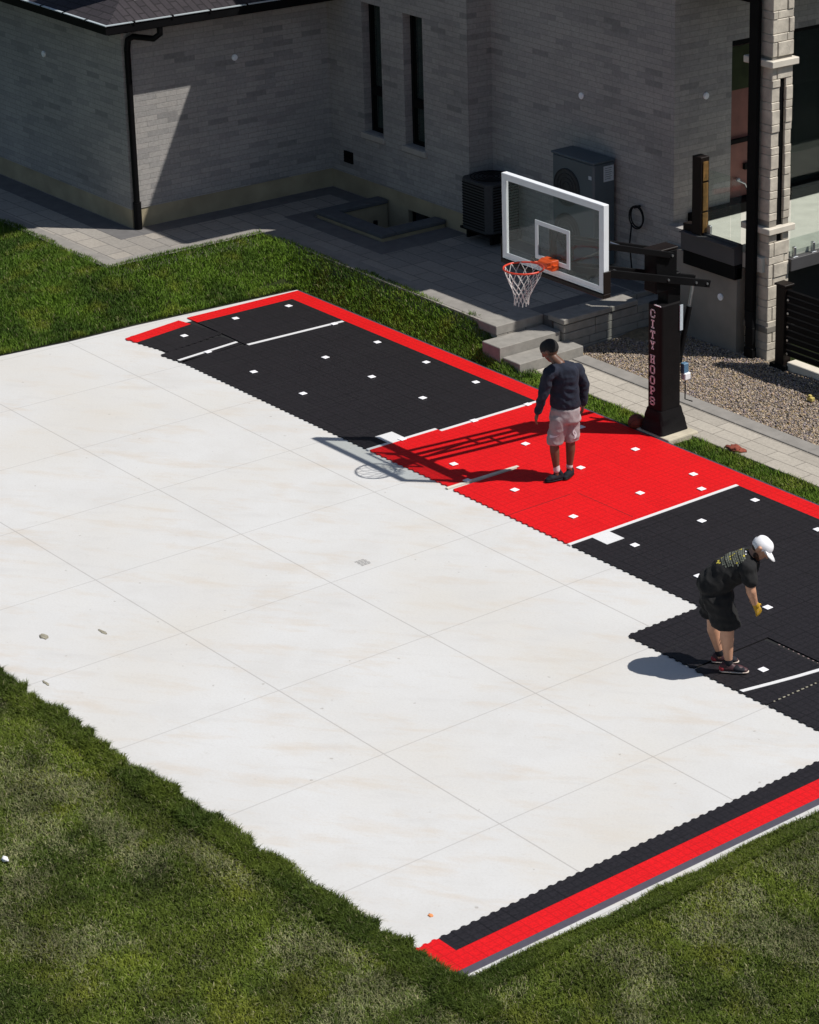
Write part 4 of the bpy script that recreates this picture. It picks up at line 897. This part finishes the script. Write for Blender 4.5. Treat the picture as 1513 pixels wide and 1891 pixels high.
# net
m_ = MB(); NN = 12; rows = [(.0, .222), (.09, .195), (.17, .155), (.24, .12), (.30, .097), (.35, .085), (.40, .082)]
def np_(r_, k):
    z_, R0 = rows[r_]; a = 2 * math.pi * (k + .5 * (r_ % 2)) / NN; sx = -.012 * r_ * .4; return (rc.x + sx + .02 * (z_ / .4) + R0 * math.cos(a), rc.y - .03 * (z_ / .4) + R0 * math.sin(a), rc.z - z_ + .006 * math.sin(3 * a + r_))
for r_ in range(len(rows) - 1):
    for k in range(NN):
        m_.tube([np_(r_, k), np_(r_ + 1, k)], .0042, 5, cap=False); m_.tube([np_(r_, k), np_(r_ + 1, (k - 1) if r_ % 2 == 0 else (k + 1))], .0042, 5, cap=False)
for k in range(NN): m_.tube([np_(6, k), (np_(6, k)[0], np_(6, k)[1], np_(6, k)[2] - .03)], .006, 5)
m_.build('net', plain('net_cord', (.62, .58, .56), .8, var=.12, scale=40), rim)

# ball at the base
m_ = MB(); m_.sphere((-.31, .09, .065), .105, 28, 18)
for q in range(3):
    ax = [(Vector((1, 0, 0)), Vector((0, 1, 0))), (Vector((0, 1, 0)), Vector((0, 0, 1))), (Vector((.6, 0, .8)), Vector((0, 1, 0)))][q]; m_.cur = 1
    m_.tube([Vector((-.31, .09, .065)) + (ax[0] * math.cos(a) + ax[1] * math.sin(a)) * .1045 for a in np.linspace(0, 2 * math.pi, 30, endpoint=False)], .0022, 5, closed=True)
solo(m_, 'basketball', [M['ball'], M['seamblack']], (-.31, .09, -.035), 'worn brown basketball lying in the shade against the padded post', 'basketball')
blob('red_rag', (1.02, .50, .0), (.12, .075, .028), M['rag'], 'crumpled rust-red cloth between the grass strip and the path', 'rag', seed=5, n=20)
m_ = MB(); m_.box((.40, 2.32, .0), (.49, 2.38, .045)); m_.box((.41, 2.33, .046), (.45, 2.37, .07)); solo(m_, 'small_box', M['tan'], (.445, 2.35, 0), 'tiny pale yellow box sitting on the gravel near the fence', 'box', bevel=.004)

# ================================================================== PEOPLE
RV = Vector((.697, .717, 0)); FV = Vector((-.717, .697, 0)); ZV = Vector((0, 0, 1))
def W(p): return RV * p[0] + FV * p[1] + ZV * p[2]
ICO = []
bm_ = bmesh.new(); bmesh.ops.create_icosphere(bm_, subdivisions=3, radius=1); ICO = [v.co.copy() for v in bm_.verts]; bm_.free()
def sph(c, r):  # local coords, r number or (rr, rf, rz)
    r = (r, r, r) if isinstance(r, (int, float)) else r
    return [Vector((c[0] + v.x * r[0], c[1] + v.y * r[1], c[2] + v.z * r[2])) for v in ICO]
def organic(name, hulls, mat, parent=None, voxel=.012, smooth=6, root=None, wrinkle=0, keep_z=None):
    bm = bmesh.new()
    for h in hulls:
        vs = [bm.verts.new(W(p)) for p in h]; bmesh.ops.convex_hull(bm, input=vs, use_existing_faces=False)
    loose_ = [v for v in bm.verts if not v.link_faces]; bmesh.ops.delete(bm, geom=loose_, context='VERTS')
    bmesh.ops.recalc_face_normals(bm, faces=bm.faces)
    me = bpy.data.meshes.new(name); bm.to_mesh(me); bm.free(); o = bpy.data.objects.new(name, me); col.objects.link(o)
    r = o.modifiers.new('r', 'REMESH'); r.mode = 'VOXEL'; r.voxel_size = voxel
    s = o.modifiers.new('s', 'SMOOTH'); s.iterations = smooth; s.factor = .5
    dg = bpy.context.evaluated_depsgraph_get(); dg.update(); m2 = bpy.data.meshes.new_from_object(o.evaluated_get(dg)); o.modifiers.clear(); o.data = m2; bpy.data.meshes.remove(me)
    m2.name = name; m2.materials.clear(); m2.materials.append(mat)
    if wrinkle:
        m2.update(); 
        for v in m2.vertices:
            p = v.co; q_ = Vector((p.x * 7 + 2 * p.z, p.y * 7, p.z * 9 + 3 * p.x)); n_ = .9 - 2.6 * abs(mnoise.noise(q_)) + .5 * mnoise.noise(Vector((p.x * 24, p.y * 24, p.z * 16)))
            v.co = p + v.normal * wrinkle * n_
    for f in m2.polygons: f.use_smooth = True
    if parent is not None: o.parent = parent
    if root is not None: o.location = root
    return o
def cap_(a, ra, b, rb): return sph(a, ra) + sph(b, rb)
def chain(pts): return [cap_(pts[i][0], pts[i][1], pts[i + 1][0], pts[i + 1][1]) for i in range(len(pts) - 1)]
def hand(wr, d, palm_n, spread, L=.17, r=.0095, curl=.5):
    """hand from wrist wr towards d; palm_n = palm normal (fingers curl to it); spread = thumb-side direction"""
    wr = Vector(wr); d = Vector(d).normalized(); n = Vector(palm_n); n = (n - d * n.dot(d)).normalized(); s = d.cross(n).normalized()
    if s.dot(Vector(spread)) < 0: s = -s
    out = []; pc = wr + d * L * .5
    out.append([tuple(p) for c_, q in ((wr + d * .01, .02), (wr + d * .085 + s * .026, .013), (wr + d * .085 - s * .026, .013), (wr + d * .03 + s * .02, .014), (wr + d * .03 - s * .02, .014)) for p in sph(c_, q)])
    for i, (o_, ln) in enumerate(((.028, .068), (.0095, .076), (-.0095, .07), (-.028, .056))):
        a = wr + d * .085 + s * o_; d1 = (d + n * curl * .5 + s * o_ * 1.5).normalized(); b = a + d1 * ln * .5; d2 = (d + n * curl * 1.4).normalized(); c_ = b + d2 * ln * .5
        out += [cap_(a, r, b, r * .92), cap_(b, r * .92, c_, r * .8)]
    a = wr + d * .03 + s * .025; b = a + (d * .6 + s * .8 + n * .25).normalized() * .038; c_ = b + (d * .85 + s * .25 + n * .4).normalized() * .03
    out += [cap_(a, .013, b, .0105), cap_(b, .0105, c_, .009)]
    return out
# ---------------- person A : navy sweater, taupe shorts, seen from behind, face turned to the left
A0 = Vector((.346, -1.661, TZ))
hd = Vector((-.118, .075, 1.535)); fdir = Vector((-.80, .15, -.55)).normalized()   # face direction, looking down left
def head_hulls(h, f, up, R=.098):
    h = Vector(h); f = Vector(f).normalized(); up = Vector(up); up = (up - f * up.dot(f)).normalized(); s = f.cross(up)
    H_ = []
    H_.append(sph(h + up * .02 - f * .015, R) + sph(h + up * .025 + f * .012, R * .93))
    H_.append(sph(h + f * .02 - up * .03, R * .76) + sph(h + f * .045 - up * .085, R * .42))                 # jaw
    H_.append(sph(h + f * .083 + up * .03, R * .17) + sph(h + f * .108 - up * .018, R * .15))                # nose
    H_.append(sph(h + f * .078 + up * .042 + s * .035, R * .18) + sph(h + f * .078 + up * .042 - s * .035, R * .18))   # brow
    H_.append(sph(h + f * .080 - up * .052 + s * .016, R * .13) + sph(h + f * .080 - up * .052 - s * .016, R * .13))   # lips
    for q in (-1, 1): H_.append(sph(h + s * q * .094 - f * .005 + up * .015, .02) + sph(h + s * q * .092 - f * .003 - up * .022, .013))
    return H_, up, s
up0 = Vector((-.35, .15, 1))
HH, hup, hs = head_hulls(hd, fdir, up0, .095)
body = list(HH)
body += chain([((-.075, .04, 1.46), .055), ((.0, .0, 1.40), .062)])
body.append(sph((.03, 0, 1.30), (.15, .12, .10)) + sph((.05, 0, 1.0), (.13, .10, .08)))
body.append(sph((.05, 0, 1.0), (.13, .10, .08)) + sph((.055, 0, .86), (.145, .115, .09)))
Lsh, Rsh = (-.115, -.13, 1.345), (.185, .12, 1.32)
body += chain([((.0, .0, 1.33), .06), (Lsh, .050), ((-.178, -.15, 1.10), .042), ((-.25, -.125, .85), .026)])
body += chain([((.04, .0, 1.32), .06), (Rsh, .050), ((.258, .165, 1.09), .042), ((.255, .15, .87), .026)])
body += chain([((.012, -.04, .84), .078), ((-.070, -.062, .47), .053), ((-.062, -.066, .36), .056), ((-.040, -.075, .12), .033), ((-.045, -.08, .06), .036)])
body += chain([((.10, .045, .84), .078), ((.108, .05, .46), .055), ((.112, .05, .34), .056), ((.098, .05, .12), .034), ((.095, .05, .06), .036)])
body += hand((-.25, -.125, .85), (-.25, .1, -1), (.9, .3, 0), (-.6, .6, -.1)); body += hand((.255, .15, .87), (-.15, .1, -1), (-.8, -.2, 0), (-.5, .6, 0))
PA = organic('person', body, M['skin_brown'], None, .008, 3, A0)
tag(PA, 'man in navy sweater and taupe shorts standing on the red lane, looking down', 'person')
# eyes
m_ = MB()
for q in (-1, 1): c_ = W(hd + fdir * .078 + hup * .022 + hs * q * .034); m_.sphere(c_, .012, 10, 6)
o = m_.build('eyes', M['hair'], None); o.parent = PA
hair = [sph(hd + hup * .034 - fdir * .022, .100) + sph(hd + hup * .045 + fdir * .01, .088)]
organic('hair', hair, M['hair'], PA, .008, 2, None, .002)
sw = [sph((-.005, .0, 1.385), (.075, .07, .045)) + sph((.03, 0, 1.33), (.175, .13, .08)), sph((.03, 0, 1.33), (.18, .135, .09)) + sph((.05, 0, 1.10), (.165, .125, .1)), sph((.05, 0, 1.10), (.165, .125, .1)) + sph((.058, 0, .92), (.172, .138, .06))]
sw += chain([((.0, -.02, 1.355), .08), ((-.118, -.13, 1.335), .070), ((-.178, -.15, 1.10), .060), ((-.243, -.13, .875), .040)])
sw += chain([((.05, .02, 1.35), .08), ((.188, .12, 1.31), .070), ((.260, .165, 1.09), .060), ((.258, .152, .885), .040)])
organic('sweater', sw, M['navy'], PA, .010, 3, None, .012)
organic('undershirt_hem', [sph((.06, .0, .87), (.158, .124, .025)) + sph((.06, .0, .89), (.158, .124, .02))], M['tshirtwhite'], PA, .012, 2)
sh = [sph((.057, 0, .875), (.168, .134, .03)) + sph((.055, 0, .74), (.180, .148, .06))]
sh += [sph((.0, -.055, .76), (.10, .10, .08)) + sph((-.060, -.055, .465), (.103, .092, .02)), sph((.115, .06, .76), (.10, .10, .08)) + sph((.116, .055, .46), (.098, .090, .02))]
so_ = organic('shorts', sh, M['shortsgrey'], PA, .010, 3, None, .010)
# curved swoosh-like pale mark and leg panel
def decal(o, pts, dirv, mat, name, parent, off=.003, th=.002):
    """project local (r,f,z) points onto object o along dirv"""
    bv = BVHTree.FromPolygons([v.co for v in o.data.vertices], [p.vertices[:] for p in o.data.polygons]); d = W(dirv).normalized(); out = []
    for p in pts:
        hit = bv.ray_cast(W(p) - d * 1.0, d)
        out.append((hit[0] - d * off) if hit[0] is not None else W(p))
    n = len(out) // 2; m_ = MB(); m_.add(out, [(i, i + 1, n + i + 1, n + i) for i in range(n - 1)], True); q = m_.build(name, mat, None); q.parent = parent; return q
n = 12; top = []; bot = []
for i in range(n):
    u = i / (n - 1); r_ = -.115 + .115 * u; zz = .565 + .045 * u - .020 * math.sin(u * 2.2); w_ = .016 * (1 - u) ** .8 + .001
    top.append((r_, -.3, zz + w_)); bot.append((r_, -.3, zz - w_ * .9))
decal(so_, top + bot, (0, 1, 0), M['shortswhite'], 'pale_curved_mark', PA)
top = [(.155 + .012 * math.sin(i * 1.1), -.3, .50 + i * .02) for i in range(8)]; bot = [(.175 + .014 * math.sin(i * .7), -.3, .505 + i * .019) for i in range(8)]
decal(so_, top + bot, (0, 1, 0), M['shortswhite'], 'pale_side_panel', PA)
for a_, b_, r_ in (((-.040, -.075, .13), (-.043, -.074, .185), .043), ((.098, .05, .13), (.099, .05, .165), .042)):
    organic('sock', [cap_(a_, r_ - .002, b_, r_ - .006)], M['sock'], PA, .008, 2)
def shoe(heel, toe, ankle, mat, parent, solem, w=.042, boot=.10):
    heel, toe, ankle = Vector(heel), Vector(toe), Vector(ankle); mid = heel.lerp(toe, .62); q = toe - heel
    hu = [sph(heel + Vector((0, 0, .03)), (w * .9, w * .9, .04)) + sph(mid + Vector((0, 0, .028)), (w * 1.1, w * 1.1, .036)), sph(mid + Vector((0, 0, .022)), (w * 1.1, w * 1.1, .034)) + sph(toe - q * .16 + Vector((0, 0, .014)), (w * .9, w * .9, .026)),
          sph(heel + Vector((0, 0, .05)), w * .85) + sph(ankle + Vector((0, 0, boot - .06)), w * .82), sph(heel.lerp(toe, .35) + Vector((0, 0, .05)), w * .7) + sph(ankle + Vector((0, 0, .0)), w * .8)]
    organic('shoe', hu, mat, parent, .008, 2)
    so2 = [sph(heel, (w, w, .012)) + sph(mid, (w * 1.2, w * 1.2, .012)), sph(mid, (w * 1.2, w * 1.2, .012)) + sph(toe - q * .14, (w, w, .012))]
    organic('sole', so2, solem, parent, .007, 1)
shoe((.004, -.055, .018), (-.160, -.150, .018), (-.038, -.073, .10), M['shoeblack'], PA, M['shoeblack'], .041, .10); shoe((.115, .085, .018), (.045, -.075, .018), (.098, .05, .09), M['shoeblack'], PA, M['brownmetal'], .041, .09)
# ---------------- person B : bending, black t-shirt and shorts, white cap, yellow glove
B0 = Vector((5.147, -3.547, TZ))
hd = Vector((.298, -.01, 1.285)); fdir = Vector((.68, -.30, -.66)).normalized(); up0 = Vector((.75, 0, .6))
HH, hup, hs = head_hulls(hd, fdir, up0, .090)
body = list(HH)
body += chain([((.255, -.005, 1.235), .06), ((.17, 0, 1.17), .07)])
body.append(sph((.13, 0, 1.10), (.11, .15, .11)) + sph((-.02, 0, 1.01), (.10, .13, .10))); body.append(sph((-.02, 0, 1.01), (.10, .12, .10)) + sph((-.13, 0, .88), (.11, .12, .10)))
RS, LS = (.178, -.18, 1.13), (.19, .19, 1.12)
body += chain([((.14, -.05, 1.12), .08), (RS, .06), ((.206, -.225, .955), .048), ((.210, -.225, .93), .05), ((.252, -.175, .765), .029)])
body += chain([((.14, .05, 1.12), .08), (LS, .06), ((.225, .20, .94), .047), ((.215, .13, .80), .029)])
body += chain([((-.12, -.07, .84), .085), ((-.012, -.10, .50), .066), ((-.015, -.10, .38), .070), ((.004, -.10, .12), .038), ((-.005, -.10, .07), .04)])
body += chain([((-.14, .07, .84), .085), ((-.155, .10, .48), .062), ((-.15, .10, .36), .064), ((-.088, .10, .12), .038), ((-.09, .10, .07), .04)])
body += hand((.252, -.175, .765), (.42, .3, -1), (-.5, .5, 0), (1, 0, 0)) + hand((.215, .13, .80), (.15, -.3, -1), (-.5, -.5, 0), (1, 0, 0))
PB = organic('person', body, M['skin_light'], None, .008, 3, B0)
tag(PB, 'man in black clothes, white cap and yellow glove bending over black tiles', 'person')
hair = [sph(hd - fdir * .018 + hup * .022, .0915)]
organic('hair', hair, plain('short_brown_hair', (.04, .022, .012), .8, var=.3, scale=60, bump=.6), PB, .008, 2, None, .002)
organic('beard', [sph(hd + fdir * .045 - hup * .082, .040) + sph(hd + fdir * .02 - hup * .07 + hs * .05, .03), sph(hd + fdir * .045 - hup * .082, .040) + sph(hd + fdir * .02 - hup * .07 - hs * .05, .03)], plain('brown_beard', (.07, .03, .015), .8, var=.3, scale=60), PB, .008, 2)
cp = [sph(hd + hup * .028 - fdir * .018, .0945) + sph(hd + hup * .040 + fdir * .020, .083)]
cpo = organic('cap', cp, M['capwhite'], PB, .008, 2)
# brim
m_ = MB(); vs = []; n = 12
for i in range(n + 1):
    a = math.radians(-62 + 124 * i / n); base = hd + hup * .035 + fdir * .010 + (fdir * math.cos(a) + hs * math.sin(a)) * .090; tip = base + fdir * (.085 * math.cos(a) ** .6) + hs * math.sin(a) * .012 - hup * .012 * (1 + math.cos(a))
    vs.append((W(base), W(tip)))
top = [v[0] for v in vs] + [v[1] for v in vs]; k = len(vs); m_.add(top, [(i, i + 1, k + i + 1, k + i) for i in range(k - 1)], True); br = m_.build('cap_brim', M['capwhite'], None); br.parent = PB
so = br.modifiers.new('s', 'SOLIDIFY'); so.thickness = .005; so.offset = 0
# dark opening and strap at the back of the cap
op = hd - fdir * .105 + hup * .045
m_ = MB(); rim_ = []
for i in range(13): a = math.pi * i / 12; rim_.append(op + hs * .036 * math.cos(a) + hup * .040 * math.sin(a))
bv = BVHTree.FromPolygons([v.co for v in cpo.data.vertices], [p.vertices[:] for p in cpo.data.polygons]); P3 = []
for p in rim_ + [op + hup * .012]:
    d = (W(hd + hup * .05) - W(p)).normalized(); hit = bv.ray_cast(W(p) - d * .4, d); P3.append(hit[0] - d * .003 if hit[0] is not None else W(p))
m_.add(P3, [(i, i + 1, 13) for i in range(12)]); q = m_.build('cap_opening', M['hair'], None); q.parent = PB
tee = [sph((.215, 0, 1.185), (.06, .085, .05)) + sph((.14, 0, 1.11), (.13, .165, .12)), sph((.14, 0, 1.11), (.145, .185, .145)) + sph((-.03, 0, 1.02), (.15, .175, .16)), sph((-.03, 0, 1.02), (.15, .175, .16)) + sph((-.145, 0, .90), (.175, .190, .14))]
tee += chain([((.13, -.05, 1.12), .10), (RS, .078), ((.198, -.215, 1.035), .072)]); tee += chain([((.13, .05, 1.12), .10), (LS, .078), ((.213, .205, 1.03), .072)])
teo = organic('t_shirt', tee, M['blacktee'], PB, .010, 3, None, .012)
sh = [sph((-.14, 0, .89), (.165, .185, .12)) + sph((-.12, 0, .76), (.165, .185, .06)), sph((-.12, -.09, .80), (.145, .12, .08)) + sph((-.022, -.10, .500), (.138, .115, .02)), sph((-.15, .09, .80), (.14, .12, .08)) + sph((-.170, .10, .52), (.115, .10, .02))]
organic('shorts', sh, M['blacktee'], PB, .010, 3, None, .014)
organic('glove', [[tuple(p) for p in h] for h in [cap_((.252, -.175, .772), .033, (.262, -.167, .752), .033)] + hand((.252, -.175, .765), (.42, .3, -1), (-.5, .5, 0), (1, 0, 0), r=.0125)], M['glove'], PB, .0055, 2)
for a_, r_ in (((.003, -.10, .10), .045), ((-.088, .10, .10), .045)): organic('sock', [cap_(a_, r_, (a_[0], a_[1], a_[2] + .025), r_ - .002)], M['shoeblack'], PB, .008, 1)
shoe((-.045, -.105, .018), (.20, -.12, .018), (.002, -.102, .08), M['shoedark'], PB, M['sole'], .043, .075); shoe((-.125, .10, .018), (.10, .10, .018), (-.088, .10, .08), M['shoedark'], PB, M['sole'], .043, .075)
for f0 in ((-.045, -.105), (-.125, .10)):
    organic('shoe_heel', [sph((f0[0] - .006, f0[1], .045), (.042, .042, .034))], M['shoered'], PB, .008, 2)
for f0 in ((.085, -.118), (-.0, .1)):
    organic('shoe_toe', [sph((f0[0], f0[1], .05), (.05, .050, .034)) + sph((f0[0] + .055, f0[1], .038), (.04, .046, .026))], M['shoeblack'], PB, .008, 2)
# back print: short rows of broken text on the shirt back, tag dots near the collar
bv = BVHTree.FromPolygons([v.co for v in teo.data.vertices], [p.vertices[:] for p in teo.data.polygons])
sp = Vector((.86, 0, .5)).normalized(); nb = Vector((-.38, -.52, .76)).normalized(); ac_ = Vector((0, 1, 0))
ac_ = sp.cross(nb).normalized(); c0 = Vector((.06, -.03, 1.2))
def patch(u, v, hu, hv, mat, name, mbx):
    P_ = []
    for a, b in ((-hu, -hv), (hu, -hv), (hu, hv), (-hu, hv)):
        p = c0 + sp * (u + a) + ac_ * (v + b); o_ = W(p + nb * .4); d = -W(nb).normalized(); hit = bv.ray_cast(o_, d)
        if hit[0] is None: return
        P_.append(hit[0] - d * .0035)
    mbx.add(P_, [(0, 1, 2, 3)])
random.seed(11); mg = MB(); my = MB(); mwh = MB()
rows_ = [(.085, .10), (.065, .12), (.045, .125), (.018, .12), (-.002, .12), (-.022, .11), (-.050, .11), (-.070, .10), (-.090, .09), (-.118, .08), (-.136, .06)]
for i, (u, hw) in enumerate(rows_):
    v = -hw
    while v < hw:
        w_ = random.uniform(.010, .028); patch(u, v + w_ / 2, .0075, w_ / 2, None, '', my if random.random() < .16 else mg); v += w_ + .004
for a, b in ((-.175, .0), (-.165, .018), (-.17, -.018), (-.185, .004)): patch(a, b, .010, .007, None, '', my)
patch(.112, .0, .008, .014, None, '', mwh); patch(.118, -.035, .007, .010, None, '', my); patch(.105, .045, .006, .007, None, '', mwh)
for mbx, mat, nm in ((mg, M['printgrey'], 'shirt_print'), (my, M['printyellow'], 'shirt_print'), (mwh, M['printwhite'], 'shirt_print')):
    o = mbx.build(nm, mat, None); o.parent = PB
